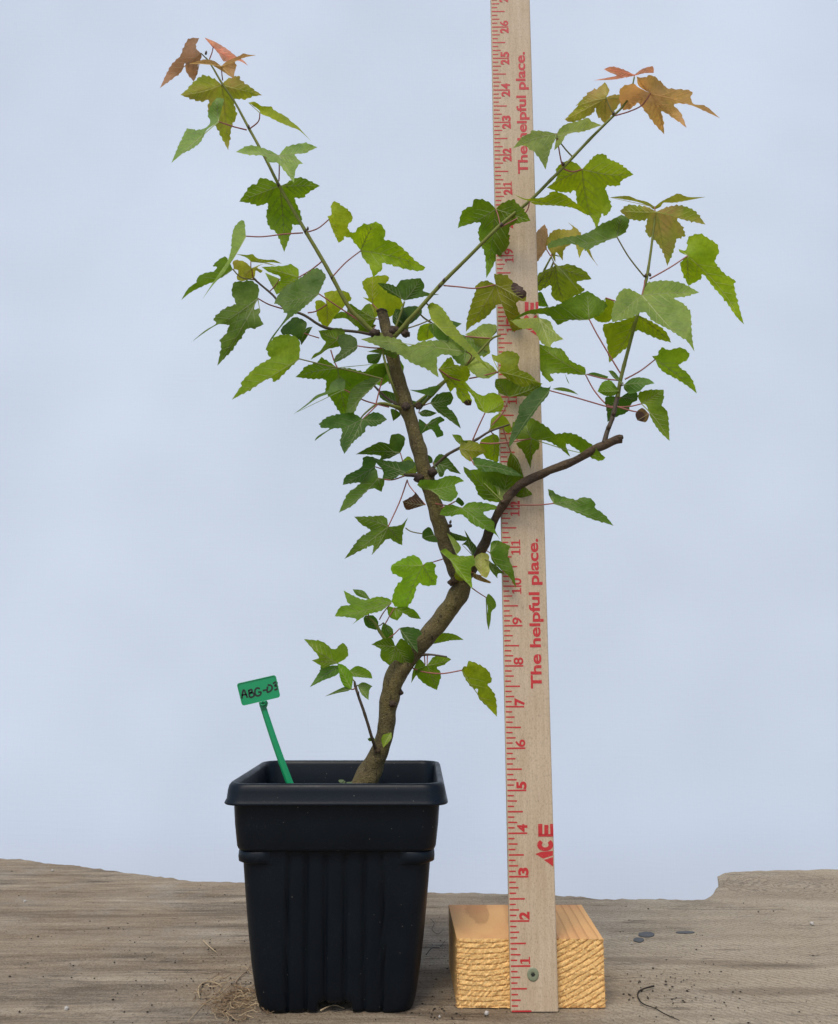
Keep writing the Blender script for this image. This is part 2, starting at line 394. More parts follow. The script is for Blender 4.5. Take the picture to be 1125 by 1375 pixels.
# upper band
r2 = [ring_pts(h, r, N, z) for h, r, z in [(2.12, .40, 3.58), (2.22, .42, 3.575), (2.27, .42, 3.60), (2.295, .42, 3.66), (2.35, .42, 4.15), (2.385, .42, 4.64)]]
part('upper_band', *loft(r2), M_POT, pot)
r3 = [ring_pts(h, r, N, z) for h, r, z in [(2.385, .42, 4.64), (2.50, .44, 4.625), (2.555, .45, 4.63), (2.575, .46, 4.655), (2.56, .46, 4.69), (2.53, .46, 4.75), (2.515, .46, 4.93), (2.49, .46, 5.04), (2.45, .45, 5.095), (2.40, .44, 5.107), (2.36, .43, 5.08), (2.33, .42, 5.0), (2.27, .41, 4.5), (2.21, .40, 4.0), (2.13, .38, 3.70)]]
part('rim', *loft(r3), M_POT, pot)
for sx_ in (-1, 1):
    for sy_ in (-1, 1):
        # corner lug below the band
        rr_ = []
        for (g, z) in [(.0, 3.60), (.055, 3.595), (.085, 3.55), (.095, 3.44), (.085, 3.33), (.0, 3.28)]:
            h = hb(3.4)+g; r = .44; pts = []
            for k in range(5):
                pts.append((PX+sx_*(h-r-(.30+g*.5)*(1-k/4)), PY+sy_*(h-g*(1-min(1, k/1.5))), z))
            for k in range(1, 8):
                an = math.pi/2*(1-k/8)
                pts.append((PX+sx_*(h-r+r*math.cos(an)), PY+sy_*(h-r+r*math.sin(an)), z))
            for k in range(5):
                pts.append((PX+sx_*(h-g*max(0, (k-2.5)/1.5)), PY+sy_*(h-r-(.30+g*.5)*k/4), z))
            rr_.append(pts)
        vs, fs = [], []; mm = len(rr_[0])
        for r_ in rr_: vs += r_
        for i in range(len(rr_)-1):
            for k in range(mm-1): fs.append((i*mm+k, i*mm+k+1, (i+1)*mm+k+1, (i+1)*mm+k))
        nb = len(rr_)
        fs.append(tuple(i*mm for i in range(nb))); fs.append(tuple(i*mm+mm-1 for i in range(nb)))
        part('corner_lug', vs, fs, M_POT, pot)
# soil
vs, fs = [], []; n = 40
for j in range(n+1):
    for i in range(n+1):
        x = -2.27+4.54*i/n; y = -2.27+4.54*j/n
        vs.append((PX+x, PY+y, 4.20+.10*noise.noise(Vector((x*2, y*2, 0)))+.06*noise.noise(Vector((x*8, y*8, 0)))))
for j in range(n):
    for i in range(n):
        a = j*(n+1)+i; fs.append((a, a+1, a+n+2, a+n+1))
tag(link('potting_soil', mesh('potting_soil', vs, fs), M_SOIL), 'dark potting soil filling the black pot below its rim', 'soil', kind='stuff')

# tiny seedling on the soil behind the front rim
sb = W(465, 1062, 22.3); sd = empty('seedling', sb); tag(sd, 'tiny pale weed seedling inside the pot beside the trunk foot', 'seedling')
pl_ = [sb, sb+Vector((.02, 0, .2)), W(464, 1051, 22.3)]
part('stem', *tube(pl_, [.02, .018, .015], 6), M_SEED, sd)
for (a, b), (c_, d_) in [((456, 1052), (464, 1048)), ((466, 1053), (472, 1050)), ((455, 1047), (461, 1050))]:
    p = W((a+c_)/2, (b+d_)/2, 22.25); vs = []
    for k in range(10):
        an = 2*math.pi*k/10; vs.append(p+Vector((.07*math.cos(an), .04*math.sin(an), .035*math.sin(an)+.01*math.cos(2*an))))
    part('leaf', vs, [tuple(range(10))], M_SEED, sd)

# ------------------------------------------------------------------ block + yardstick
RB = W(686, 1358.5, 21.75); RT = W(659, 0, 21.75)
ur = (RT-RB); ur.y = 0; ur.normalize(); urx = Vector((ur.z, 0, -ur.x))
RW, RTH, RL = 1.12, .20, 28.6
stand = empty('measuring_stand', (RB.x+.5, 21.75, 0))
tag(stand, 'wooden yardstick with red markings screwed upright to a short lumber block', 'yardstick')
def R(u, t, d=0.0): return RB+urx*u+ur*t+Vector((0, d, 0))
# ruler body with softened edges
sec = [(0, .02), (.015, .004), (.03, 0), (RW-.03, 0), (RW-.015, .004), (RW, .02), (RW, RTH-.02), (RW-.02, RTH), (.02, RTH), (0, RTH-.02)]
vs, fs = [], []
ts = [0, .01]+[RL*k/30 for k in range(1, 31)]
for t in ts:
    for (u, d) in sec:
        vs.append(R(u if t > .005 else min(max(u, .012), RW-.012), t, d))
m = len(sec)
for i in range(len(ts)-1):
    for k in range(m): fs.append((i*m+k, i*m+(k+1) % m, (i+1)*m+(k+1) % m, (i+1)*m+k))
fs.append(tuple(range(m-1, -1, -1))); fs.append(tuple((len(ts)-1)*m+k for k in range(m)))
rul = part('yardstick', vs, fs, M_RULER, stand, False)
rul.location = (0, 0, 0)
def rpart(name, vs, fs, mat):           # sub-part of the ruler, world inches
    me = mesh(name, vs, fs, False, stand.location/S); o = link(name, me, mat, rul); return o
def printed(quads, dd=-.004):                      # polygons in ruler (u,t) coordinates
    vs, fs = [], []
    for poly in quads:
        o = len(vs); vs += [R(u, t, dd) for u, t in poly]; fs.append(tuple(range(o, o+len(poly))))
    return vs, fs
def bar(u0, u1, t, w): 
    j = random.uniform(-.004, .004); e = .4*w
    return [(u0, t-w/2+j), (u1-e, t-w/2), (u1, t-w*.2), (u1, t+w*.25), (u1-e*.8, t+w/2), (u0, t+w/2+j)]
tk = []
for k in range(0, int(RL*8)):
    t = k/8+ (.012 if k == 0 else 0)
    if k % 8 == 0: tk.append(bar(.02, .485, t, .038))
    elif k % 4 == 0: tk.append(bar(.02, .39, t, .036))
    elif k % 2 == 0: tk.append(bar(.02, .245+random.uniform(-.01, .01), t, .034))
    else: tk.append(bar(.02, .18+random.uniform(-.01, .01), t, .034))
rpart('tick_marks', *printed(tk), M_RED)['kind'] = 'stuff'
def text_polys(txt, size, off=0.0, space=1.0):
    cu = bpy.data.curves.new('t', 'FONT'); cu.body = txt; cu.size = 1.0; cu.offset = off; cu.space_character = space; cu.resolution_u = 6
    ob = bpy.data.objects.new('t', cu); col.objects.link(ob)
    dg = bpy.context.evaluated_depsgraph_get(); me = bpy.data.meshes.new_from_object(ob.evaluated_get(dg))
    V = [(v.co.x, v.co.y) for v in me.vertices]; F = [tuple(p.vertices) for p in me.polygons]
    bpy.data.objects.remove(ob); bpy.data.curves.remove(cu); bpy.data.meshes.remove(me)
    x0 = min(a for a, b in V); x1 = max(a for a, b in V); y0 = min(b for a, b in V); y1 = max(b for a, b in V)
    return V, F, (x0, x1, y0, y1)
def put_text(name, txt, ubase, t0, t1, h, off=.02, h_ref=None, space=1.0, mat=None):
    """letters run upward along the ruler from t0 to t1; baseline at ubase, cap height h towards the left edge"""
    V, F, (x0, x1, y0, y1) = text_polys(txt, 1, off, space)
    ch = h_ref if h_ref else (y1)
    vs = [R(ubase-b*h/ch, t0+(a-x0)*(t1-t0)/(x1-x0), -.005) for a, b in V]
    return rpart(name, vs, F, mat or M_RED)
def one_glyph(ub, t0, w=.17, h=.235):
    """a slab 1, reading upward"""
    c_ = t0+w/2; P = lambda a, b: (ub-b*h, t0+a*w)
    return [[P(.36, .0), P(.64, .0), P(.64, 1.0), P(.36, 1.0)], [P(.05, 0), P(.36, 0), P(.36, .12), P(.05, .12)], [P(.64, 0), P(.95, 0), P(.95, .12), P(.64, .12)], [P(.36, 1.0), P(.08, .86), P(.08, .74), P(.36, .84)]]
for n_ in range(1, 29):
    s_ = str(n_)
    if n_ < 10: slots = [(s_, n_+.03, n_+.21)]
    else: slots = [(s_[0], n_-.205, n_-.035), (s_[1], n_+.035, n_+.205)]
    for ch, a, b in slots:
        ub = .475
        if ch == '1': rpart('numeral', *printed(one_glyph(ub, a, b-a)), M_RED)
        elif ch == '9':          # a turned 6: same outline, no overlap
            o_ = put_text('numeral', '6', ub, a, b, .235, .02)
            c_ = R(ub-.1175, (a+b)/2, 0)*S-stand.location
            for vv in o_.data.vertices:
                vv.co.x = 2*c_.x-vv.co.x; vv.co.z = 2*c_.z-vv.co.z
        else: put_text('numeral', ch, ub, a, b, .235, .02 if ch in '680' else .045)
for t0 in (7.44, 21.42):
    put_text('lettering', 'The helpful place.', .925, t0, t0+3.78, .27, .026, .72)
def ace(tb):
    # coordinates measured on the print: u across, t up; tb = lowest point
    k = lambda x, y: (min(RW-.004, (x-404-(y-100)*.045)/224.0), tb+(335-y)/236.0)
    A1 = [k(560, 267), k(590, 256), k(656, 250), k(656, 275), k(603, 292)]
    A2 = [k(608, 299), k(657, 283), k(658, 335)]
    E = [[k(574, 172), k(657, 172), k(657, 158), k(574, 158)], [k(574, 160), k(597, 160), k(595, 103), k(572, 103)],
         [k(607, 160), k(629, 160), k(628, 108), k(606, 108)], [k(640, 160), k(657, 160), k(657, 103), k(637, 103)]]
    C = []
    n_ = 18; cx, cy = 613, 217; 
    for i in range(n_):
        a0 = math.radians(-50+280*i/n_+0); a1 = math.radians(-50+280*(i+1)/n_)
        # angle 0 = right, measured so the gap faces up the ruler
        def pt(a, rx, ry): return k(cx+rx*math.cos(a), cy+ry*math.sin(a))
        C.append([pt(a0, 44, 34), pt(a1, 44, 34), pt(a1, 19, 14), pt(a0, 19, 14)])
    return [A1, A2], E+C
for tb in (3.23, 16.68):
    la, lb = ace(tb); rpart('logo', *join([printed(la), printed(lb, -.008)]), M_RED)
# screw: flat head with star recess
scw = W(715.5, 1308.5, 21.75); n_ = 28; vs, fs = [], []
prof = [(0, -.010), (.045, -.010), (.06, -.014), (.12, -.016), (.146, -.010), (.150, .002)]
for (r_, d_) in prof[1:]:
    for k in range(n_):
        an = 2*math.pi*k/n_; vs.append(scw+Vector((r_*.93*math.cos(an), d_, r_*1.05*math.sin(an))))
for i in range(len(prof)-2):
    for k in range(n_): fs.append((i*n_+k, i*n_+(k+1) % n_, (i+1)*n_+(k+1) % n_, (i+1)*n_+k))
fs.append(tuple(range(n_)))
scr = part('screw', vs, fs, M_SCREW, stand)
st = [scw+Vector(((.062 if k % 2 == 0 else .028)*math.cos(math.pi*k/6), -.0175, (.062 if k % 2 == 0 else .028)*math.sin(math.pi*k/6))) for k in range(12)]
link('star_recess', mesh('star_recess', st, [tuple(range(12))], False, stand.location/S), M_HOLE, scr)
# block
BY0 = 21.97
bl, br = W(614, 1357, BY0), W(813, 1357, BY0)
x0, x1 = bl.x, br.x
vs, fs = [], []
nx, nz, ny = 60, 26, 30; H = 1.53
def bpnt(u, v_, w):    # u across, v depth, w height
    dl = -.42*v_*0; sk = -.10*v_
    y = BY0+v_*3.0
    x = x0+u*(x1-x0)+(-.16*(1-w)*0)
    x += sk*1.0 + (.13*v_*u)
    z = w*H
    # rounded arrises
    return Vector((x, y, z+.0))
def grid(fn, na, nb_):
    o = len(vs)
    for j in range(nb_+1):
        for i in range(na+1): vs.append(fn(i/na, j/nb_))
    for j in range(nb_):
        for i in range(na):
            a = o+j*(na+1)+i; fs.append((a, a+1, a+na+2, a+na+1))
def rough_(p, amp): 
    return p+Vector((.3, 1, .3))*amp*noise.noise(p*14)
grid(lambda a, b: rough_(bpnt(a, 0, b), .030), nx, nz)
grid(lambda a, b: rough_(bpnt(a, b, 1), .018 if 0 < b < 1 else .030 if b == 0 else 0.0), nx, ny)
grid(lambda a, b: rough_(bpnt(0, 1-a, b), .03 if a == 1 else .012), ny, nz)
grid(lambda a, b: rough_(bpnt(1, a, b), .03 if a == 0 else .012), ny, nz)
grid(lambda a, b: bpnt(1-a, 1, b), 2, 2); grid(lambda a, b: bpnt(a, 1-b, 0), 2, 2)
bo = part('lumber_block', vs, fs, M_LUMBER, stand)
bm = bmesh.new(); bm.from_mesh(bo.data); bmesh.ops.remove_doubles(bm, verts=bm.verts, dist=.0001); bmesh.ops.recalc_face_normals(bm, faces=bm.faces); bm.to_mesh(bo.data); bm.free()
for p_ in bo.data.polygons: p_.use_smooth = False
# splinters along the sawn front edges
sp_ = []
for k in range(260):
    e = random.random()
    if e < .35: p = Vector((x0+random.uniform(-.02, .03), BY0-.01, random.uniform(.02, H)))
    elif e < .55: p = Vector((x1+random.uniform(-.04, .01), BY0-.01, random.uniform(.02, H)))
    elif e < .8: p = Vector((random.uniform(x0, x1), BY0-.01, random.uniform(.0, .05)))
    else: p = Vector((random.uniform(x0, x1), BY0-.01, random.uniform(H-.04, H)))
    d_ = Vector((random.gauss(0, 1), -abs(random.gauss(0, .6)), random.gauss(0, .7))).normalized()*random.uniform(.02, .07)
    sp_.append(tube([p, p+d_*.6, p+d_], [.006, .005, .002], 4, False))
so_ = part('splinters', *join(sp_), M_LUMBER, stand); so_['kind'] = 'stuff'

# ------------------------------------------------------------------ plant tag
T0 = 21.35
tg = empty('plant_tag', W(391, 1060, T0+.15)); tag(tg, 'green plastic plant tag with handwritten black code standing in the pot', 'plant tag')
def TP(px, py, d=0.0): return W(px, py, T0+d)
crn = [(317.5, 918), (370, 906), (376.5, 936), (325, 948)]
ctr = (sum(a for a, b in crn)/4, sum(b for a, b in crn)/4)
def rounded(c4, r, n_=5):
    out = []
    for i in range(4):
        p = Vector(c4[i]); a = (Vector(c4[i-1])-p).normalized(); b = (Vector(c4[(i+1) % 4])-p).normalized()
        for k in range(n_+1):
            t = k/n_; out.append(p+a*r*(1-t)**2+b*r*t**2)
    return out
def slab(outline, d0, d1, bev=0.0):
    n_ = len(outline); vs = [TP(a, b, d0) for a, b in outline]+[TP(a, b, d1) for a, b in outline]
    fs = [tuple(range(n_)), tuple(range(2*n_-1, n_-1, -1))]+[(k, (k+1) % n_, n_+(k+1) % n_, n_+k) for k in range(n_)]
    return vs, fs
part('tag_plate', *slab(rounded(crn, 4), 0, .05), M_TAG, tg, False)
# raised border
n_ = 4; ou = rounded(crn, 4); inn = [(ctr[0]+(a-ctr[0])*.955, ctr[1]+(b-ctr[1])*.93) for a, b in ou]
vs = [TP(a, b, -.014) for a, b in ou]+[TP(a, b, -.014) for a, b in inn]+[TP(a, b, 0.002) for a, b in ou]+[TP(a, b, .002) for a, b in inn]
m = len(ou); fs = []
for k in range(m):
    k2 = (k+1) % m; fs += [(k, k2, m+k2, m+k), (2*m+k, 2*m+k2, k2, k), (m+k, m+k2, 3*m+k2, 3*m+k)]
part('tag_border', vs, fs, M_TAG, tg, False)
part('tag_lock', *join([slab([(347.5, 943), (358, 940.5), (360, 944), (358.5, 949), (356, 951.5), (350.5, 952.5), (348.5, 949)], -.05, .10)]), M_TAGD, tg, False)
part('lock_loop', *tube([TP(350, 945, -.08), TP(352.5, 941.5, -.09), TP(356, 942, -.08), TP(356, 946, -.08), TP(352, 947, -.08), TP(350, 945, -.08)], [.018]*6, 6), M_TAG, tg)
def strap():
    a0, a1 = Vector((353.5, 950)), Vector((391, 1057)); rows = []
    for k in range(25):
        t = k/24; p = a0.lerp(a1, t); p.x += -2.0*math.sin(t*math.pi)*.5
        w = 4.0+.9*t
        rows.append([TP(p.x-w, p.y+1, .02), TP(p.x-w*.55, p.y+.6, -.02), TP(p.x+w*.4, p.y-.4, -.02), TP(p.x+w, p.y-1, .02), TP(p.x+w, p.y-1, .07), TP(p.x-w, p.y+1, .07)])
    vs = [v for r in rows for v in r]; fs = []
    for i in range(24):
        for k in range(6): fs.append((i*6+k, i*6+(k+1) % 6, (i+1)*6+(k+1) % 6, (i+1)*6+k))
    return vs, fs
part('strap', *strap(), M_TAG, tg, False)
# handwriting A B G - 0 3, strokes in zoom coordinates of the photograph
zx = lambda a, b: (280+a/3.309, 880+b/3.309)
strokes = [[(148, 192), (152, 160), (158, 155), (166, 172), (172, 188)], [(146, 178), (160, 174), (170, 176)],
           [(182, 186), (178, 155)], [(176, 157), (190, 152), (192, 163), (182, 168), (196, 166), (202, 178), (192, 186), (182, 186)],
           [(228, 148), (215, 145), (206, 156), (208, 174), (218, 180), (230, 174), (232, 163), (220, 164)],
           [(240, 157), (256, 153)],
           [(262, 138), (260, 162), (272, 160), (282, 148), (278, 134), (262, 132)],
           [(286, 126), (298, 118), (304, 124), (294, 135), (306, 138), (304, 149), (292, 154)]]
ink = []
for s_ in strokes:
    pts = catmull([TP(*zx(a, b), -.004) for a, b in s_], 5)
    n_ = len(pts); vs, fs = [], []
    for i, p in enumerate(pts):
        p = Vector(p); t = (Vector(pts[min(i+1, n_-1)])-Vector(pts[max(i-1, 0)])).normalized(); nn = Vector((-t.z, 0, t.x))*.021
        vs += [p+nn, p-nn]
    for i in range(n_-1): fs.append((2*i, 2*i+1, 2*i+3, 2*i+2))
    ink.append((vs, fs))
part('handwriting', *join(ink), M_INK, tg, False)

# ------------------------------------------------------------------ maple: stems
tree = empty('maple_sapling', W(488, 1075, 23.1))
tag(tree, 'young maple with a curved trunk and lobed leaves growing in the black pot', 'maple sapling')
STEMS = [  # name, material, seg, [(px, py, Y, width px)]
 ('trunk', M_TRUNK, 20, [(478, 1085, 23.1, 46), (488, 1054, 23.1, 37), (500, 1030, 23.05, 31), (509, 1010, 23, 25), (515, 992, 22.95, 23), (519, 965, 22.9, 23), (523, 940, 22.85, 25), (528, 920, 22.8, 26), (535, 902, 22.8, 30), (548, 885, 22.75, 27), (562, 868, 22.7, 24), (577, 850, 22.7, 25), (592, 832, 22.65, 26), (607, 812, 22.6, 26), (619, 792, 22.5, 26), (620, 776, 22.45, 26), (610, 760, 22.4, 22), (602, 742, 22.35, 20), (596, 722, 22.3, 20), (588, 695, 22.25, 21), (580, 668, 22.2, 20), (573, 645, 22.1, 21), (567, 622, 22.05, 20), (562, 600, 22, 20), (553, 570, 21.95, 19), (545, 545, 21.9, 21), (538, 520, 21.85, 19), (531, 495, 21.8, 18), (527, 474, 21.8, 18), (523, 455, 21.8, 20), (518, 440, 21.8, 15), (514, 424, 21.8, 14), (513, 420, 21.8, 14)]),
 ('branch', M_BRANCH, 14, [(622, 782, 22.4, 16), (634, 762, 22.2, 15), (643, 745, 22.1, 14), (651, 728, 22, 13), (661, 704, 21.8, 12.5), (669, 688, 21.6, 12), (678, 673, 21.45, 13), (690, 659, 21.35, 12), (704, 648, 21.3, 11), (725, 638, 21.2, 11), (758, 624, 21.1, 10.5), (785, 611, 21, 10), (804, 601, 20.95, 11), (820, 594, 20.9, 11), (833, 589, 20.9, 11)]),
 ('branch', M_SHOOT, 8, [(520, 456, 21.8, 9), (498, 443, 21.7, 7), (484, 430, 21.6, 6.5), (468, 412, 21.5, 6), (447, 374, 21.4, 5.5), (430, 344, 21.35, 5.2), (411, 312, 21.3, 5), (393, 281, 21.3, 4.5), (374.5, 249, 21.3, 4.3), (356, 212, 21.3, 4), (334.5, 173, 21.3, 3.5), (315, 137, 21.3, 3), (298, 112, 21.3, 2.8), (284, 88, 21.3, 2.3), (277, 78, 21.3, 1.8)]),
 ('branch', M_SHOOT, 8, [(522, 458, 21.8, 9), (536, 445, 21.6, 7), (548, 431, 21.5, 6.5), (560, 418, 21.4, 6), (591, 383, 21.3, 5.5), (630, 344, 21.2, 5), (669, 305, 21.1, 5), (713, 268, 21.0, 4.5), (740, 241, 21, 4.5), (757, 224, 21, 4.3), (790, 189, 21, 4), (822, 157, 21, 3.5), (836, 143, 21, 3), (846, 127, 21, 2.6), (851.5, 104, 21, 2)]),
 ('branch', M_TWIG, 8, [(811, 595, 20.9, 7), (815, 580, 20.9, 6.5), (822, 562, 20.9, 6), (826, 545, 20.9, 6), (829, 532, 20.9, 5.5)]),
 ('branch', M_SHOOT, 8, [(829, 534, 20.9, 6), (833, 511, 20.9, 5), (838, 490, 20.9, 5), (846, 460, 20.9, 4.5), (854, 430, 20.9, 4), (862, 400, 20.9, 4), (868, 374, 20.9, 4), (872, 350, 20.9, 3.5), (876, 320, 20.9, 3), (880, 286, 20.9, 2.6)]),
 ('twig', M_TWIG, 6, [(510, 452, 21.8, 5), (482, 446, 21.9, 4), (437, 440, 22, 3.8), (408, 423, 22, 3.5), (380, 412, 22, 3.2), (366, 396, 22, 3), (341, 374, 22, 2.6), (337, 362, 22, 2)]),
 ('twig', M_SHOOT, 6, [(563, 548, 21.95, 6), (572, 538, 21.8, 4.5), (580, 530, 21.7, 5), (600, 510, 21.6, 4), (627, 489, 21.5, 3.6), (644, 472, 21.45, 3.5), (660, 455, 21.4, 3), (672, 450, 21.4, 2.6)]),
 ('twig', M_TWIG, 6, [(574, 634, 22.1, 7), (584, 626, 21.9, 4.5), (600, 611, 21.7, 4), (624, 598, 21.5, 4), (640, 590, 21.4, 3.5), (656, 580, 21.3, 3), (672, 574, 21.3, 2.5), (684, 570, 21.2, 2)]),
 ('twig', M_SHOOT, 6, [(540, 550, 21.9, 8), (530, 546, 21.7, 5), (516, 542, 21.6, 4), (505, 543, 21.6, 3), (490, 555, 21.5, 2.4), (484, 562, 21.5, 2)]),
 ('twig', M_TWIG, 6, [(540, 546, 21.9, 6), (524, 538, 22, 3.5), (508, 524, 22, 3), (500, 515, 22, 2.5)]),
 ('twig', M_SHOOT, 6, [(536, 542, 21.9, 6), (528, 520, 21.5, 4), (521, 500, 21.4, 3.5), (515, 478, 21.35, 3), (514, 468, 21.35, 3)]),
 ('twig', M_TWIG, 6, [(568, 640, 22.1, 8), (556, 638, 22, 6), (545, 638, 21.9, 4), (543, 635, 21.9, 3), (543, 629, 21.9, 3)]),
 ('twig', M_SHOOT, 6, [(535, 872, 22.7, 5), (520, 862, 22.4, 4.5), (510, 848, 22.3, 5), (503, 836, 22.2, 4), (494, 829, 22.2, 3)]),
 ('twig', M_TWIG, 6, [(506, 1012, 22.85, 5), (500, 993, 22.5, 4.5), (490, 960, 22.3, 4.2), (481, 934, 22.2, 4), (477, 921, 22.2, 4), (476, 915, 22.2, 3)]),
 ('twig', M_SHOOT, 6, [(555, 545, 22.1, 5), (610, 500, 22.8, 4), (670, 440, 23, 3.5), (722, 382, 23, 3), (731, 362, 23, 2.8), (740, 345, 23, 2.4)]),
 ('twig', M_SHOOT, 6, [(735, 372, 23, 2.8), (743, 352, 23, 2.5)]),
 ('twig', M_SHOOT, 6, [(524, 460, 21.8, 5), (531, 440, 21.7, 3.5), (538, 421, 21.7, 3), (543, 405, 21.7, 2.5)]),
 ('twig', M_TWIG, 6, [(560, 880, 22.7, 5), (578, 879, 22.5, 3), (600, 882, 22.4, 2)]),
]
REG = []
for name, mat, seg, P in STEMS:
    pts = catmull(P, 5); big = name == 'trunk'
    wp, rd = [], []
    for (a, b, Y, w) in pts:
        p = W(a, b, Y); wp.append(p); rd.append(w*.5/ppi(p)); REG.append((a, b, Y))
    if not big and seg <= 8:            # slight swelling at nodes
        for i in range(len(rd)):
            if i % 10 == 0: rd[i] *= 1.12
    vs, fs = tube(wp, rd, seg, True, .22 if big else .42 if mat is M_BRANCH else .10)
    part(name, vs, fs, mat, tree)
def stemY(px, py):
    best = min(REG, key=lambda r: (r[0]-px)**2+(r[1]-py)**2); return best
# knots and bud scars on the wood, pruned stub end
for (a, b, Y, r_, w) in [(513, 418, 21.8, 8, 'cap'), (545, 546, 21.7, 7, 'k'), (562, 545, 21.8, 6, 'k'), (580, 634, 21.9, 8, 'k'), (562, 642, 21.9, 8, 'k'), (606, 782, 22.3, 6, 'k'), (610, 779, 22.2, 5, 'k'), (530, 445, 21.7, 9, 'k'), (545, 448, 21.6, 7, 'k'), (503, 448, 21.7, 8, 'k'), (527, 945, 22.6, 6, 'k'), (507, 1008, 22.7, 4, 'k'), (675, 674, 21.35, 4, 'k'), (604, 706, 22.1, 3, 'k'), (817, 574, 20.85, 3.5, 'k'), (824, 556, 20.85, 3, 'k'), (832, 588, 20.85, 5.5, 'k'), (537, 930, 22.75, 5, 'k')]:
    p = W(a, b, Y); rr0 = r_*(.85 if r_ > 4 and w == 'k' else .9)/ppi(p); bm = bmesh.new(); bmesh.ops.create_icosphere(bm, subdivisions=3, radius=1)
    vs = []
    for v in bm.verts:
        c_ = v.co*rr0*(1+.45*noise.noise(v.co*2.2+p)); c_.z *= .45 if w == 'cap' else .9; vs.append(p+c_)
    fs = [tuple(x.index for x in f.verts) for f in bm.faces]; bm.free()
    part('knot', vs, fs, M_SCAR if (w == 'cap' or r_ > 6) else M_BRANCH, tree)
# buds at the shoot nodes
for (a, b) in [(334, 172), (374, 250), (409, 312), (413, 309), (595, 378), (590, 386), (672, 304), (674, 303), (757, 222), (823, 154), (866, 372), (873, 371), (604, 703), (276, 73), (481, 932), (445, 374)]:
    Y = stemY(a, b)[2]-.05; p = W(a, b, Y); q2 = W(a+random.uniform(-2, 2), b-5, Y)
    part('bud', *tube([p, p.lerp(q2, .5), q2], [.028, .035, .006], 6), M_TWIG, tree)

# ------------------------------------------------------------------ maple: leaves
TILE = {'A': (200, 30, 4.5), 'B': (230, 230, 4.5), 'C': (380, 230, 4.5), 'D': (580, 230, 4.5), 'E': (680, 70, 3.516), 'F': (780, 230, 4.5), 'G': (380, 430, 4.5),
        'H': (560, 400, 4.5), 'I': (700, 400, 4.5), 'J': (430, 580, 4.5), 'K': (580, 580, 4.5), 'M': (400, 780, 3.75), 'N': (280, 420, 5.625)}
COL = {'y': (.170, .235, .010), 'Y': (.18, .245, .012), 'g': (.090, .160, .008), 'd': (.036, .080, .012), 'b': (.175, .245, .066), 'm': (.072, .135, .026),  # leaf tones; y and b also carry some backlight and sky reflection as colour
       'o': (.155, .18, .020), 'r': (.27, .165, .095), 'R': (.55, .26, .19), 'P': (.40, .27, .09), 'p': (.30, .34, .12), 'n': (.035, .018, .014), 'N': (.13, .075, .035)}
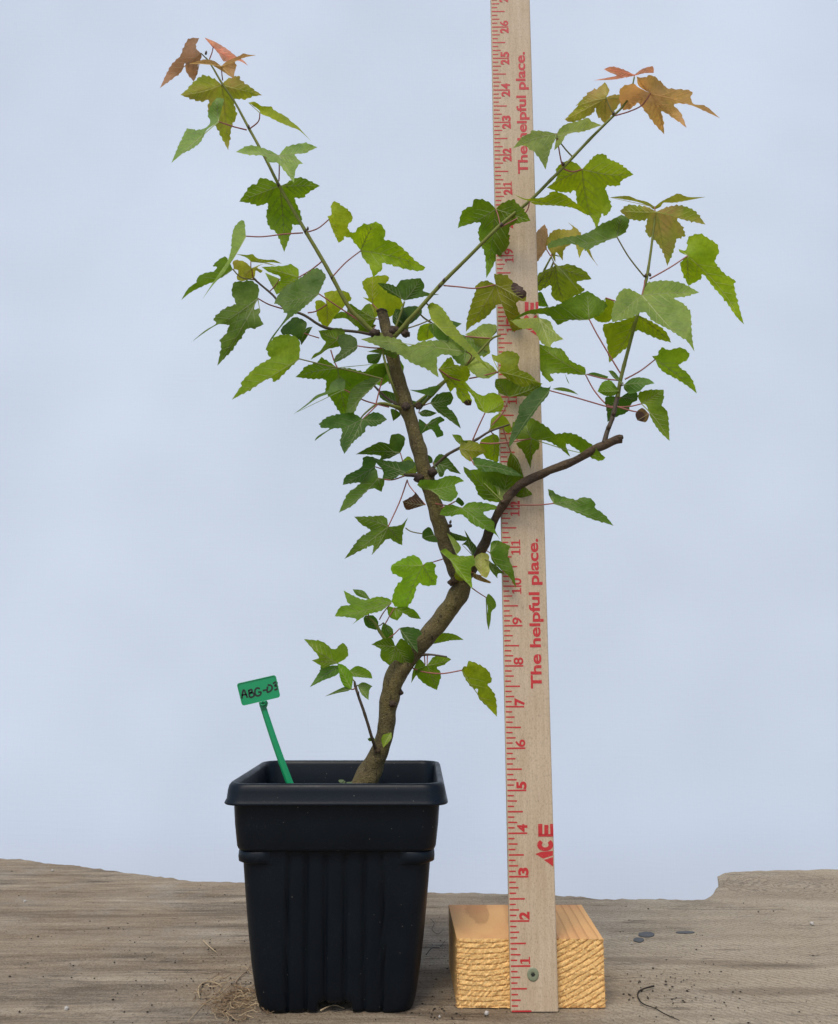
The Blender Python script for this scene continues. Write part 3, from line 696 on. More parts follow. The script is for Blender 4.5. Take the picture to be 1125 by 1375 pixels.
# tile | Y | colour | tilt (+ tips away: underside seen, - tips nearer: top seen) | outline | petiole
LEAVES = '''
A|21.1|r|.5|312,185b 283,150s 303,95t 240,100 205,160s 190,200 128,268 65,398t 150,335 195,300 218,250s 225,300 270,358t 292,310 297,255 318,210|312,190 350,222
A|21.3|R|.3|388,150b 335,92t 400,118 470,160 520,200 570,230 598,262t 540,232 455,235 425,195|388,150 378,190 365,222
A|21.0|P|.5|437,265b 390,232 330,225 245,250t 300,252 370,252 400,270s 450,300 510,340t 520,290 530,262 520,240s 570,215 648,198t 600,195 572,188 540,205 470,235|437,270 440,310 445,350
A|21.45|O|.4|440,378b 400,345 340,320 312,325 260,370 235,400 190,438t 260,465 320,480 360,468s 355,520 375,590 410,640 440,700 478,772t 490,700 495,650 510,610 530,560 515,470s 580,466 620,450 683,440t 640,410 600,380 550,345 540,322 470,345|
A|21.0|b|-.4|420,600b 440,520 452,465 410,455t 375,500 355,560 370,600s 345,635 290,650 230,645 200,700 180,740 135,850t 200,795 250,770 300,735 325,700 345,655s 390,620|420,612 510,630 590,650
A|21.1|y|-.5|670,548b 665,530 600,485t 640,480 680,505 740,510 755,530 830,570 860,600 900,630 980,720t 910,655 850,630 780,600 720,570 690,560|670,548 660,600 605,645
A|21.0|b|-.4|785,805b 740,780 660,750 590,748 525,783t 600,800 700,808 720,845 775,850s 820,900 875,970t 885,900 905,860 932,855t 880,800s 940,790 1018,755t 950,730 870,740 820,760|787,810 787,880 785,960
B|21.5|g|.5|655,88b 620,65 565,42 525,50 520,75 480,85 440,140 410,183t 480,195 530,208 585,195s 575,250 580,310 600,348 630,365 655,420 682,488t 710,410 730,350 735,322 785,320 780,250 745,165s 790,162 835,125 898,88t 850,65 790,38 740,45 690,75|
B|20.9|b|-.3|450,392b 445,340 440,302 415,300 380,340 365,400 360,470 340,540s 300,600 240,690 188,772t 250,690 320,610 380,520 420,450|450,392 550,395 680,380 795,372
B|21.8|g|.3|370,590b 335,522 300,525 250,570 275,580 255,605 200,615 160,640 150,670 100,710 60,778t 120,730 200,690 290,650 365,600|370,600 420,640 500,655
B|21.9|o|.2|480,545b 450,520 390,500t 460,505 490,500 520,525 580,535 620,535 668,558t 600,550 560,555 510,550|480,550 480,590
B|21.7|O|.4|485,585b 440,545 375,540 380,590 405,600 395,650 430,665t 500,640 510,600s 540,615 552,600t 520,580 580,555 640,575t 560,560|485,590 495,655
B|21.6|y|.3|770,640b 765,590 715,560 690,570 545,578t 590,610 660,640s 640,680 635,745t 700,715 760,670|
B|21.8|b|.2|655,650b 565,612t 590,660 635,745t 645,690|
B|21.1|m|-.4|890,740b 930,650 935,640 910,600 875,585 840,600 770,650 700,690 650,740 620,800t 660,810 680,850s 700,865 660,930 600,1010 568,1078t 640,970 700,900 780,840 850,780|890,740 1010,820 1100,880 1245,980
B|21.3|m|.2|522,768b 528,700 480,660 440,665 380,672 365,740 388,800 320,830 255,890 270,920 200,965 115,1038t 200,975 285,925 340,930 350,925s 330,980 295,1020 300,1060 278,1175t 330,1120 370,1080 395,1040 420,1010 460,950s 500,950 558,925t 530,870 540,830 500,830|522,768 590,805 670,830
N|22.0|d|.3|720,155b 740,75 655,32 600,70 548,120 560,165 620,165 685,205 700,245t 745,180 785,105t 740,115|750,165 800,180 835,190
C|21.9|Y|.3|265,805b 248,735t 300,722 385,728 410,770 385,800 330,860 270,940t 230,920 205,870 195,790 230,780|265,805 200,845 150,855
C|22.0|g|.3|385,855b 345,850 305,890 380,890 440,940t 470,900 510,870t 450,830 400,800|
N|21.2|L|.3|685,348b 690,240 670,190 600,165 520,175 470,210 440,250 445,310 465,345s 390,385 335,430 250,520 245,550 175,657t 300,590 455,495 490,520 520,510 590,440|685,348 900,400 1125,450 1310,500
N|21.9|g|.3|975,200b 1030,155 1010,120 965,115 905,125 830,135t 860,200 885,220s 840,290 800,310 770,355t 850,310 900,275 990,250|
G|21.4|d|-.4|450,155b 440,110 390,85 340,90 330,130 350,180 315,220 305,260t 370,230 440,180|450,155 520,165 600,170
G|21.9|g|.4|330,290b 290,260 230,225 210,250 135,280 110,310 75,343t 170,355 255,360s 260,430 300,490 345,560 385,590t 430,560 470,450 520,400s 570,350 620,340 635,260t 590,260 500,310 400,290|330,290 310,250 288,180
G|21.3|m|-.3|370,420b 375,370 340,350 290,380 270,425s 200,455 150,500 60,570t 130,525 210,470 290,440 350,420|370,420 400,435 480,480 540,500 640,525
G|21.6|m|-.3|600,350b 570,340 500,360 430,400 400,450 380,560t 430,550 470,480 530,420|600,360 580,430 560,510
G|21.3|d|-.3|480,598b 440,570 390,560 280,580 225,620 230,650 280,655 210,700 190,730t 290,660 355,660s 345,740 370,808t 430,730 490,680 505,640s 560,640 628,600t 590,565 540,558|480,595 520,560 570,510
G|21.8|d|.3|708,800b 735,740 730,700 690,685 650,700 640,745s 590,735 530,760 440,810t 520,812 590,820s 580,845t 640,835 680,815|708,800 722,850 728,880
J|21.8|d|-.3|330,210b 340,165 300,148 260,155 245,215 155,265 135,320t 230,305 270,310 330,250|340,210 420,240
J|21.6|d|-.3|515,245b 575,200 540,170 480,180 380,170 300,150t 360,210 380,240 375,290t 430,290 480,260|
J|21.5|m|-.3|350,280b 340,230 320,230 250,300 220,330 160,380 112,488t 200,440 300,345 370,362t 388,290|350,282 430,290 510,265
J|21.5|n|.1|635,440b 600,395 575,362t 560,385 497,420t 520,470 580,458|575,365 545,335 525,290
J|21.8|m|.2|410,572b 400,520 360,505 330,508 205,512t 250,560 300,595s 230,650 145,768t 300,690 320,700 310,745t 370,680 410,645s 450,665 495,685t 500,600 530,515t 490,560 440,570|435,555 480,420 525,290
J|22.0|L|.3|620,805b 605,770 560,745 490,770 430,805t 430,845 480,875 498,890s 460,930 435,1000 440,1040 505,1085t 560,1010 590,920s 640,930 700,925t 705,870 690,845 695,800 650,785|690,795 750,765
M|22.1|g|-.3|470,110b 460,90 400,80 340,95 290,80 230,48t 250,110 270,120s 215,130 185,178t 290,190s 275,218t 350,170 420,150|450,130 430,160 410,195
M|22.3|m|.2|365,95b 330,50 275,42t 300,75|
M|22.3|d|.2|340,175b 330,190 345,230 395,248t 405,210 380,175|
M|22.5|g|.3|485,135b 450,130 460,180 500,200t 525,170 530,160 570,185 620,192t 590,150 540,130|480,140 440,215
M|22.15|d|-.3|512,240b 520,235 560,232 610,245 622,270 600,290 605,365t 560,320 530,290|
M|22.3|g|.3|490,330b 470,290 420,295 370,320t 415,345 415,385 440,410 460,425t 495,400 560,440t 580,400 585,375 560,320 520,290|
M|22.4|m|.2|430,210b 420,250 440,290 480,290t 475,240|
M|22.9|g|.3|680,315b 700,280 730,262 790,270 835,297t 770,300 720,310|
M|22.5|g|.3|650,425b 690,378 740,380 772,395t 730,425 700,435s 720,470 700,550t 640,520 600,480 590,455 620,440|
M|22.6|g|.3|640,420b 610,395 580,450 570,515t 600,470 640,440|
M|22.3|y|.2|825,450b 835,430 850,432t 860,405 900,415 960,455 975,510 955,520s 990,570 1000,620 1002,685t 960,640 910,590 905,545 880,540 840,490|825,455 720,467 620,455 560,430
M|22.2|m|.2|948,84b 960,65 990,95 997,130 975,155 970,200 960,248t 950,200 955,140 950,110|948,84 910,60 875,35
M|22.2|g|-.3|200,415b 250,380 245,330 220,315 180,345s 120,305 30,293t 70,340 105,385s 70,400t 110,425 130,440 150,430|
M|22.3|m|-.3|215,425b 115,430 115,445 60,535t 130,500 200,470|
M|22.1|L|.3|270,545b 275,480 240,430 200,415t 210,480 225,520 250,550|
M|22.3|g|-.3|255,455b 300,428 360,455 375,492t 310,485 270,480|
M|22.3|m|-.3|300,525b 330,510 375,530t 360,550 355,600t 320,570|
M|22.1|m|-.3|265,545b 230,535 135,582t 200,565 250,555|
M|22.6|m|-.3|390,800b 375,785 350,795t 360,808|
M|22.5|L|-.3|470,765b 430,775 420,800 430,840t 470,795|
C|21.1|y|.3|278,290b 268,272 292,262 290,210 312,182 360,210 405,245 420,290 392,325 400,360s 430,385 400,400 370,395 365,415 335,432t 310,380 285,320|272,300 210,345 130,372
C|21.3|y|.3|470,480b 400,385 430,370 455,340 495,318 520,320 560,303t 600,330 620,380 610,410s 680,430 740,480 800,540 860,580t 840,600 780,598 700,580 600,555s 600,590 545,640t 520,570 480,520|465,482 380,550 300,635
C|22.2|y|.3|540,800b 480,760 515,765 480,690 490,655 540,635t 630,630 630,670 600,700s 660,720 720,790 700,850 640,880 580,870 540,900t 490,820|
C|21.7|d|.3|735,780b 690,760 630,730 570,675t 640,680 685,695 710,660 780,650 830,645t 855,690 845,720s 880,735 945,745t 860,755 790,770|
C|22.0|d|.3|700,900b 720,830 810,815 840,850 800,900 740,940t 690,950|
H|21.3|y|-.3|85,130b 65,50 95,30 150,60 200,130 250,200 300,260 360,330 440,440t 360,370 290,310 200,240 130,180|85,135 0,165 -100,195 -200,215
H|21.9|d|-.3|185,130b 270,155t 230,180 200,160|
H|21.8|m|-.3|90,150b 150,170 190,240 180,270 140,265 100,230t 70,180|
H|22.1|y|.3|80,150b 20,170 0,230 10,260 60,255t 110,230 90,190|
G|21.0|b|-.35|1105,190b 1060,150 1000,125 930,122 850,125 760,155s 700,115 600,95 540,100 470,115t 560,150 630,180 690,200 780,260 860,290 915,330 940,345t 930,280 940,215s 1000,210 1050,215|1105,190 1140,215 1112,265
H|21.6|b|.3|450,245b 480,170 400,158 350,190 290,220t 340,250 360,300 400,360t 440,330 435,290|450,250 370,240 290,232
H|21.6|b|-.2|490,450b 440,400 380,370 300,340t 290,400 320,440 370,480 430,488t|490,455 380,475 315,487
H|21.3|Y|.3|130,430b 190,360 215,370 225,400 255,408 300,410t 320,450 310,490 290,520s 310,570 330,620 325,650t 290,645 240,590 235,540 200,570t 165,500|140,425 200,480 260,500
H|21.2|y|.3|410,695b 370,670 340,600 290,540 290,505t 340,560 395,590 450,572 500,590 525,630t 510,680 450,695|410,700 370,780 335,860
H|21.1|y|.3|495,445b 505,400 460,375 450,340t 485,348 530,322 585,327 617,355 612,425s 680,460 720,500 760,520t 640,540 560,500|495,450 400,470 315,487
H|21.2|g|.3|555,598b 500,575 470,530 475,490t 540,490 640,540 700,510 750,520t 740,560 690,590 620,595|555,600 520,690 450,770
H|20.7|d|-.3|800,560b 820,490t 800,540 745,540 690,570 620,650 612,700s 590,760 560,850 555,905t 590,860 640,790 690,720 740,650 790,590|810,562 950,600 1140,655 1190,665
H|20.9|m|-.3|815,550b 870,540 930,555 975,585t 920,570 860,560|
H|21.1|b|-.3|735,120b 640,125 560,135t 630,185 700,190 750,270 805,300t 820,270 885,250t 830,200 800,140|
I|22.3|g|.3|388,465b 380,420 300,380 245,310 190,300 90,275t 100,340 120,450 170,510t 195,495 175,460s 260,455 350,465|390,470 440,560 510,640 560,660
I|22.1|m|.1|395,462b 440,450 525,475t 510,490 440,475|
I|22.1|m|.1|262,455b 290,520t 278,505|
D|21.0|g|.3|950,895b 900,900 830,900 760,930t 700,870 600,862 560,870 470,910t 560,850 640,830 750,810 850,760 940,722t 1000,760 1055,800 1040,840 1000,875|950,900 1000,990 1110,1175 1145,1230
D|21.25|g|.4|385,228b 350,190 300,170 250,172 245,205 185,240 155,343t 220,320 290,310s 280,360 290,430 320,510 328,645t 360,590 390,530 440,480 465,440 470,340s 520,315 595,300t 560,240 510,190 490,168 420,195|388,230 400,270 412,325
D|21.2|o|.4|385,685b 380,625 450,628 480,660 540,700 570,735 565,785t 510,790 530,870 545,950 540,1010 510,1020t 480,950 450,880 410,800s 330,880 240,935 205,970t 210,900 240,790 265,720 265,690 320,660|385,685 265,707 160,698 70,690
D|20.9|y|.3|590,180b 540,165 500,140t 560,165 600,165 680,155 730,122 800,140 860,185 920,230 930,262t 860,225 780,210 680,205 620,200|600,190 560,255 420,335
E|21.15|y|.4|357,553b 400,505 430,482 470,485 475,500 540,530 600,578t 545,605 530,630 470,635s 480,680 495,735 465,775 450,765 425,840t 400,780 340,740 325,655s 300,662 250,660 190,640t 235,600 235,550 280,515 330,525|357,555 310,565 268,550
E|20.8|b|-.3|235,385b 190,375 120,370 110,385 75,400 30,455t 80,440 110,460 130,470s 160,510 185,555t 200,490 225,420 245,400|245,445 255,500 265,540
E|20.9|b|-.3|235,400b 225,465t 260,430 290,385 360,375 450,345t 400,325 385,310 340,325 270,345 240,380|
E|20.9|O|.3|470,215b 485,180 465,142t 430,170 390,190 325,255t 340,250s 275,318t 300,330 350,320 410,285 420,265s 430,300 465,338t 510,280 550,215t 530,200 490,205|470,215 485,255 503,290
E|21.0|R|.2|603,108b 560,85 500,68 460,80t 485,95 520,110s 480,120 410,133t 500,130 560,120 610,110 650,100 695,98t 690,68 640,80|
E|20.8|P|.3|680,195b 625,160 615,115t 640,120 690,110 740,150 760,170 870,182 870,215 885,245 940,255 1008,312t 950,285 870,250 790,245s 825,290 850,358t 800,320 735,280s 740,320 745,388t 700,340 650,275 620,240s 590,265 550,275t 535,230 540,170 600,150 620,165|675,200 640,250 580,280 512,300
F|21.0|o|.2|445,215b 400,185 340,170 290,150 235,150 175,158t 260,170 340,185 410,210 440,230s 480,215 500,190 560,190 650,175 755,155t 650,155 590,135 550,150 490,180|
F|20.8|O|.4|455,245b 400,215 330,205 280,205 235,240t 265,270 270,285 370,300 400,290s 390,350 405,390 440,410 490,480 522,572t 560,480 580,410 630,390 610,330 575,285s 650,300 752,322t 700,250 650,220 590,205 520,215|
F|20.8|y|.3|645,510b 600,490 590,470t 635,475 650,400 720,378 760,400 820,440 832,490 810,545s 870,620 930,660 925,690 950,800 985,925t 940,880 870,780 800,700 735,620s 725,650 650,692t 620,630 600,560|645,510 540,580 415,650
F|20.5|b|-.4|370,750b 400,680 440,665 500,660 560,665 620,680 715,732t 640,755 565,768s 620,800 660,850 665,890 672,1010 686,1090t 640,1025 600,1000 540,960s 500,940 430,900 380,850 300,885 190,912t 185,860 215,760 250,715 290,710|370,752 380,700 385,660
I|21.0|y|.4|700,100b 600,140 500,160 495,200 515,265 530,392t 600,330 650,285 690,200s 760,220 830,250 905,270t 870,200 800,150|
F|21.1|y|.3|150,765b 200,790 180,900 110,910 70,880t 130,840|
F|20.7|m|-.2|218,398b 265,370 290,320 285,285 245,262t 190,290 120,320 60,360 0,385 -100,400 -190,430 -200,468t -120,450 -40,440 20,470s 25,480 40,475 110,440 180,410|218,398 290,520 385,640
D|23.1|r|.3|690,470b 640,540 600,560t 600,420 638,360 680,320t 695,350 700,400|690,480 715,510
D|23.0|O|.3|722,500b 690,440 700,400 730,360 780,350 830,355 850,340 820,308t 880,350 900,380 940,440 970,520 1005,575t 960,520 920,470 890,525t 860,440 800,470 790,540t 750,490 745,550t|
D|22.8|o|.4|745,572b 700,590 640,625 600,700t 650,725t 720,690s 725,760 800,800t 850,760 920,720 880,670s 965,652t 920,600 830,562 780,570|745,572 722,520
D|22.6|b|.2|742,558b 800,600 870,690 890,730t 820,650 760,600|
D|22.9|g|.2|630,740b 660,730 690,790 705,818t 640,810|
I|20.9|y|.2|808,372b 790,352t 825,345 830,320 855,300 890,315 960,300 1010,330 1005,370 950,410s 1000,450 1040,510 1060,578t 1000,530 920,480 870,455 830,420|808,372 720,440 625,492
I|20.9|g|-.2|725,640b 705,600 715,570 780,555 860,555t 860,610 850,650s 885,700 895,865t 830,800 780,720 755,650|725,640 660,655 585,660
I|20.7|N|-.1|770,700b 730,665 690,700 700,740t 750,750 770,720|
I|20.7|m|-.4|620,525b 660,490 710,480 770,490 805,517t 750,530 720,560 680,575 650,580t 620,550|
I|20.8|g|.2|590,560b 540,500 490,510 460,565t 510,592 560,590|
I|21.2|d|.2|600,600b 510,600 515,680 520,750t 570,720 640,690 665,640 700,620t 700,575 650,570|
I|20.7|m|-.2|615,515b 560,445 525,440t 560,485|
H|21.0|g|.3|690,850b 600,850 570,800 590,740 640,720t 700,730 800,790 830,820 900,815 970,830 1060,890 1110,940 1138,965t 1110,985 1060,970 980,925 900,880s 925,960t 850,900 800,870 735,860s 740,900 700,950 685,1030t 640,930 600,880|690,850 600,865 460,880 380,875
H|21.3|y|.3|440,790b 450,730 500,695t 550,740 570,800 550,820t 500,790 430,810|
H|21.5|y|.3|460,820b 380,870 410,960 460,985t 490,985 495,850|
K|21.5|g|.3|475,120b 455,210 510,310 555,275t 520,170|
K|21.5|g|.3|560,330b 470,400 440,480 490,578t 550,530 580,470 620,430t 610,380|
K|21.2|m|-.3|255,200b 250,155 320,165 400,185 480,220 555,270t 460,260 380,240 300,240|
K|21.3|b|-.3|430,425b 400,380 380,330 330,300 270,265t 330,240 430,230 510,300t 480,370|
K|21.45|g|.3|430,430b 300,400 250,300 230,230t 300,220 380,200 470,215t 540,280 520,340 470,400t|
H|21.9|m|-.2|300,230b 200,210 175,260t 200,330 230,380 290,420t 330,380 430,330t 380,250|
C|22.0|g|.3|560,890b 520,800 470,840t 440,870 430,920t 470,960 525,970t|
G|22.3|g|.2|640,300b 560,260 500,300t 520,360 590,400t 640,360|
J|22.2|g|.3|600,230b 540,150 500,170t 470,220 480,260t 540,270|
K|21.5|m|-.2|400,405b 330,400 290,370 265,330 200,250 190,208t 240,240 290,310 370,350|
K|21.35|o|.2|165,100b 180,60 230,50 300,80 330,120t 290,140 265,155 230,180t 180,140|
K|21.4|g|.2|195,90b 150,60 120,15t 170,20 190,50 215,55|
J|21.6|g|-.2|670,350b 620,345 585,320t 610,290 680,290 720,285 770,265 830,270 870,297t 815,320s 830,380 790,422t 730,410 700,370|
K|21.5|g|-.3|180,460b 120,440 70,455 45,500t 110,510 180,500s 250,560 370,610 410,650t 380,590 370,540 310,490s 390,465 405,452t 330,430 230,425|180,460 60,440 0,430
K|21.9|d|.2|140,420b 160,395 195,430 180,450t|
J|21.9|d|.3|680,185b 710,140 750,140 790,180 850,255t 790,240 760,225s 740,270 720,270t 700,210|
J|22.0|d|.2|640,135b 670,150 680,180 660,190 640,170t|
K|21.9|d|.2|245,745b 270,700 240,660 215,620 195,590t 210,650 180,680t 210,690|
J|21.9|d|-.2|690,625b 660,575 620,600 615,640t 650,660 710,665|620,612 560,605 515,580
J|22.2|d|.2|785,605b 890,640 875,660t 800,650|
K|21.9|b|-.2|150,740b 90,610t 130,640 175,700|
K|21.8|L|-.2|110,770b 50,720t 80,705 130,740 200,750 250,745t 260,800 235,830s 245,950t 200,900 150,850|
K|21.7|p|-.2|300,870b 250,790 265,750 300,730t 340,740 345,790 350,840t 330,880|
K|21.8|N|-.2|250,850b 300,875 355,905t 350,915 290,900 250,880|
K|22.0|Y|.2|140,850b 190,870 190,900t 150,895 135,870|
K|21.3|g|.2|350,730b 360,665 400,655t 450,680 470,690 460,750s 490,830 508,945t 470,880 430,840 370,790|350,720 325,715
K|21.5|m|.2|345,780b 350,830 395,885t 400,855s 440,860t 390,810|
K|21.2|m|-.4|735,432b 710,390 700,345t 730,355 760,380 870,410 900,395 960,400t 990,440 980,455 1030,490 1060,520 1097,567t 1030,545 960,525 880,490 820,465|735,432 660,440 590,442 440,440
G|21.6|m|-.2|900,460b 860,450 760,420t 830,420 900,400 945,400|
G|21.6|d|.2|890,500b 905,470 950,440 1010,435 1030,470t 1010,510 990,520s 1040,570 1075,655t 1000,600 930,550|885,500 850,515
G|21.7|d|.2|820,560b 860,540 930,560t 890,580 840,580|
G|21.8|d|.2|870,630b 900,600 950,580t 975,605 940,630s 970,690 930,710t 895,660s 830,690t 820,600|
G|22.1|d|.2|700,505b 640,500 590,470 575,430t 620,425 670,440t 700,460|
G|22.2|g|.3|640,380b 600,300 640,250 700,230t 730,290 700,350|
G|22.2|d|.2|800,520b 780,500 770,480t 820,490 870,450t 860,500|
C|22.3|g|.3|560,930b 500,900 470,880t 480,930 450,960t 520,985|
C|22.2|d|.2|700,960b 660,900 680,830t 740,850 760,930 740,1000t|
G|22.1|d|.2|680,540b 650,540 665,610t 710,570|
G|22.1|d|.2|600,200b 510,210 515,260t 570,260|
G|21.5|m|-.2|690,200b 600,170 510,190t 600,205 680,230|
'''
BROWN = [((694, 386), 9), ((700, 394), 8), ((696, 455), 8), ((628, 543), 7), ((858, 560), 9), ((609, 432), 0)]
COL['O'] = (.235, .26, .024); COL['L'] = (.145, .25, .020)

def build_leaf(idx, tile, Y, ck, tilt, pts, pet):
    rnd = random.Random(idx*31+5)
    x0, y0, s = TILE[tile]
    P = []
    for tok in pts.split():
        fl = tok[-1] if tok[-1] in 'bts' else ''
        a, b = (tok[:-1] if fl else tok).split(',')
        P.append((x0+float(a)/s, y0+float(b)/s, fl))
    n = len(P); base = Vector(P[0][:2])
    tips = [Vector(p[:2]) for p in P if p[2] == 't']
    area = sum(P[i][0]*P[(i+1) % n][1]-P[(i+1) % n][0]*P[i][1] for i in range(n))/2
    orient = 1 if area > 0 else -1
    sz = math.sqrt(abs(area))
    # smooth outline, sharp at base, tips and sinuses
    out = []                          # (x, y, toothable)
    corner = [bool(p[2] in ('b', 't')) for p in P]; corner[0] = True
    for i in range(n):
        p1 = Vector(P[i][:2]); p2 = Vector(P[(i+1) % n][:2])
        p0 = p1-(p2-p1)*.3 if corner[i] else Vector(P[i-1][:2])
        p3 = p2+(p2-p1)*.3 if corner[(i+1) % n] else Vector(P[(i+2) % n][:2])
        L = (p2-p1).length; k = max(2, int(L/1.5))
        for j in range(k):
            t = j/k; t2 = t*t; t3 = t2*t
            c = .5*((2*p1)+(p2-p0)*t+(2*p0-5*p1+4*p2-p3)*t2+(3*p1-p0-3*p2+p3)*t3)
            out.append(c)
    m = len(out)
    # serration
    per = rnd.uniform(6.5, 9.5)*(.7 if sz < 22 else 1); amp = min(1.35, sz*.026)*(1.25 if ck in 'rRO' else 1.0)
    acc = 0; res = []
    tipi = set()
    for i, c in enumerate(out):
        a = out[i-1]; b = out[(i+1) % m]; tn = (b-a)
        if tn.length < 1e-6: res.append(c); continue
        tn.normalize(); nr = Vector((tn.y, -tn.x))*orient
        acc += (c-a).length
        dt = min((c-t_).length for t_ in tips) if tips else 99; db = (c-base).length
        w = min(1, max(0, (db-5)/8))*min(1, dt/4)
        # direction to nearest tip along margin
        lw = min((out[j]-c).length for j in range(m) if min(abs(j-i), m-abs(j-i)) > 9) if m > 24 else 9
        w *= min(1, dt/11)*max(0, min(1, (lw-2.5)/7))
        ph = (acc/per) % 1.0
        nt_ = min(tips, key=lambda t_: (t_-c).length) if tips else c
        if tn.dot(nt_-c) < 0: ph = 1-ph
        irr = .62+1.3*noise.noise(Vector((acc*.16, idx, 0)))
        saw = (ph/.75 if ph < .75 else (1-ph)/.25)
        res.append(c+nr*(saw-.45)*amp*w*2*max(.25, irr)+tn*0)
    out = res
    # interior points
    xs = [c.x for c in out]; ys = [c.y for c in out]
    def inside(x, y):
        r = False; j = m-1
        for i in range(m):
            if (ys[i] > y) != (ys[j] > y) and x < (xs[j]-xs[i])*(y-ys[i])/(ys[j]-ys[i])+xs[i]: r = not r
            j = i
        return r
    inner = []; st_ = 3.6
    yy = min(ys)+st_*.5
    row = 0
    while yy < max(ys):
        xx = min(xs)+(st_*.5 if row % 2 else 0)
        while xx < max(xs):
            if inside(xx, yy):
                inner.append(Vector((xx+rnd.uniform(-.4, .4), yy+rnd.uniform(-.4, .4))))
            xx += st_
        yy += st_*.87; row += 1
    veins = []
    for t_ in tips: veins.append([base.lerp(t_, k/14)*1.0 for k in range(15)])
    for vv, t_ in zip(veins, tips):        # bow the vein slightly, keep it inside
        d = (t_-base); nv = Vector((-d.y, d.x)); bow = rnd.uniform(-.05, .05)
        ok = True
        for k in range(1, 14):
            c = vv[k]+nv*bow*math.sin(math.pi*k/14)
            vv[k] = c
    v2, e2, f2, *_ = delaunay_2d_cdt(out+inner, [], [tuple(range(m))], 1, 1e-4)
    # depth field
    p0 = W(base.x, base.y, Y); k_in = ppi(p0)
    ln = [(t_-base).length for t_ in tips] or [10]
    Rm = max(ln); 
    offs = []
    for l in ln:
        want = .78*Rm
        dd = math.sqrt(max(0, want*want-l*l))/k_in*.5
        offs.append(math.copysign(min(dd, .35), -tilt if rnd.random() < .3 else tilt))
    fold = rnd.uniform(.10, .30)*(1 if tilt > 0 else -1)*(1 if rnd.random() < .75 else -1)
    tx = rnd.uniform(-.25, .25); curl = rnd.uniform(.02, .16)*(1 if tilt > 0 else -1)
    def segd(p, a, b):
        ab = b-a; t = max(0, min(1, (p-a).dot(ab)/max(ab.length_squared, 1e-9))); return (p-(a+ab*t)).length, t
    def depth(p):
        d = tilt*(p.y-base.y)/k_in + tx*(p.x-base.x)/k_in
        num = 0; den = 1/((p-base).length_squared+30)
        for t_, o_ in zip(tips, offs):
            w = 1/((p-t_).length_squared+30); num += w*o_; den += w
        d += num/den
        dv = min([segd(p, base, t_)[0] for t_ in tips] or [0])/k_in
        d += fold*min(dv, .4)
        r_ = (p-base).length/max(Rm, 1); d += curl*r_*r_
        d += .035*noise.noise(Vector((p.x*.07, p.y*.07, idx)))+.014*noise.noise(Vector((p.x*.22, p.y*.22, idx)))
        d -= .010*max(0, 1-dv*9)*0
        return Y+max(-.65, min(.65, d))
    vs = [W(p.x, p.y, depth(p)) for p in v2]
    me_v = list(vs); me_f = [tuple(f) for f in f2 if len(f) >= 3]; mi = [0]*len(me_f)
    br = []; ha = []
    for p in v2:
        b_ = 0
        for (c, r_) in BROWN:
            if r_:
                b_ = max(b_, 1-(Vector(c)-p).length/(r_*1.6))
        br.append(b_)
    for p in v2:
        dv = min([segd(p, base, t_)[0] for t_ in tips] or [9]); ha.append(math.exp(-dv/4.0))
    # leaves the brown spots do not belong to are cleared
    if ck not in 'oYN': br = [0]*len(v2)
    def ribbon(path, w0, w1, side):
        o = len(me_v); k = len(path)
        for i, p in enumerate(path):
            t = (path[min(i+1, k-1)]-path[max(i-1, 0)]); 
            if t.length < 1e-6: t = Vector((1, 0))
            t.normalize(); nn = Vector((-t.y, t.x)); w = (w0+(w1-w0)*i/(k-1))
            dd = depth(p)+side*.008
            me_v.append(W(p.x+nn.x*w, p.y+nn.y*w, dd)); me_v.append(W(p.x-nn.x*w, p.y-nn.y*w, dd)); br.extend([0, 0])
        for i in range(k-1): me_f.append((o+2*i, o+2*i+1, o+2*i+3, o+2*i+2)); mi.append(1)
    for vv, l in zip(veins, ln):
        path = [p for k, p in enumerate(vv) if k < 2 or inside(p.x, p.y)]
        if len(path) < 3: continue
        for side in (-1, 1): ribbon(path, .80, .28, side)
        if l > 20:
            d = (vv[-1]-vv[0]).normalized()
            for k in (2, 4, 6, 8, 10):
                for sg in (-1, 1):
                    a = Vector(vv[k]); dr = Vector((d.x*.72-sg*d.y*.69, d.y*.72+sg*d.x*.69))
                    Lm = l*(.34-.02*k); q_ = 0
                    while q_ < Lm and inside(a.x+dr.x*(q_+2), a.y+dr.y*(q_+2)): q_ += 1.5
                    if q_ > 3:
                        pth = [a+dr*q_*t/4+d*q_*.12*(t/4)**2 for t in range(5)]
                        pth = [p for p in pth if inside(p.x, p.y)]
                        if len(pth) > 2:
                            for side in (-1, 1): ribbon(pth, .42, .18, side)
    me = bpy.data.meshes.new('leaf'); org = tree.location/S
    me.from_pydata([tuple((v-org)*S) for v in me_v], [], me_f); me.update()
    me.materials.append(M_LEAFB if ck in 'OrRP' else M_LEAF); me.materials.append(M_VEIN)
    me.polygons.foreach_set('material_index', mi); me.polygons.foreach_set('use_smooth', [True]*len(me_f))
    at = me.attributes.new('brown', 'FLOAT', 'POINT'); at.data.foreach_set('value', br)
    at = me.attributes.new('halo', 'FLOAT', 'POINT'); at.data.foreach_set('value', ha+[1.0]*(len(me_v)-len(ha)))
    o = bpy.data.objects.new('leaf', me); col.objects.link(o); o.parent = tree
    c = COL[ck]; j = rnd.uniform(.95, 1.28)
    o.color = (c[0]*j*rnd.uniform(.88, 1.15), c[1]*j, c[2]*j*rnd.uniform(.8, 1.2), 1)
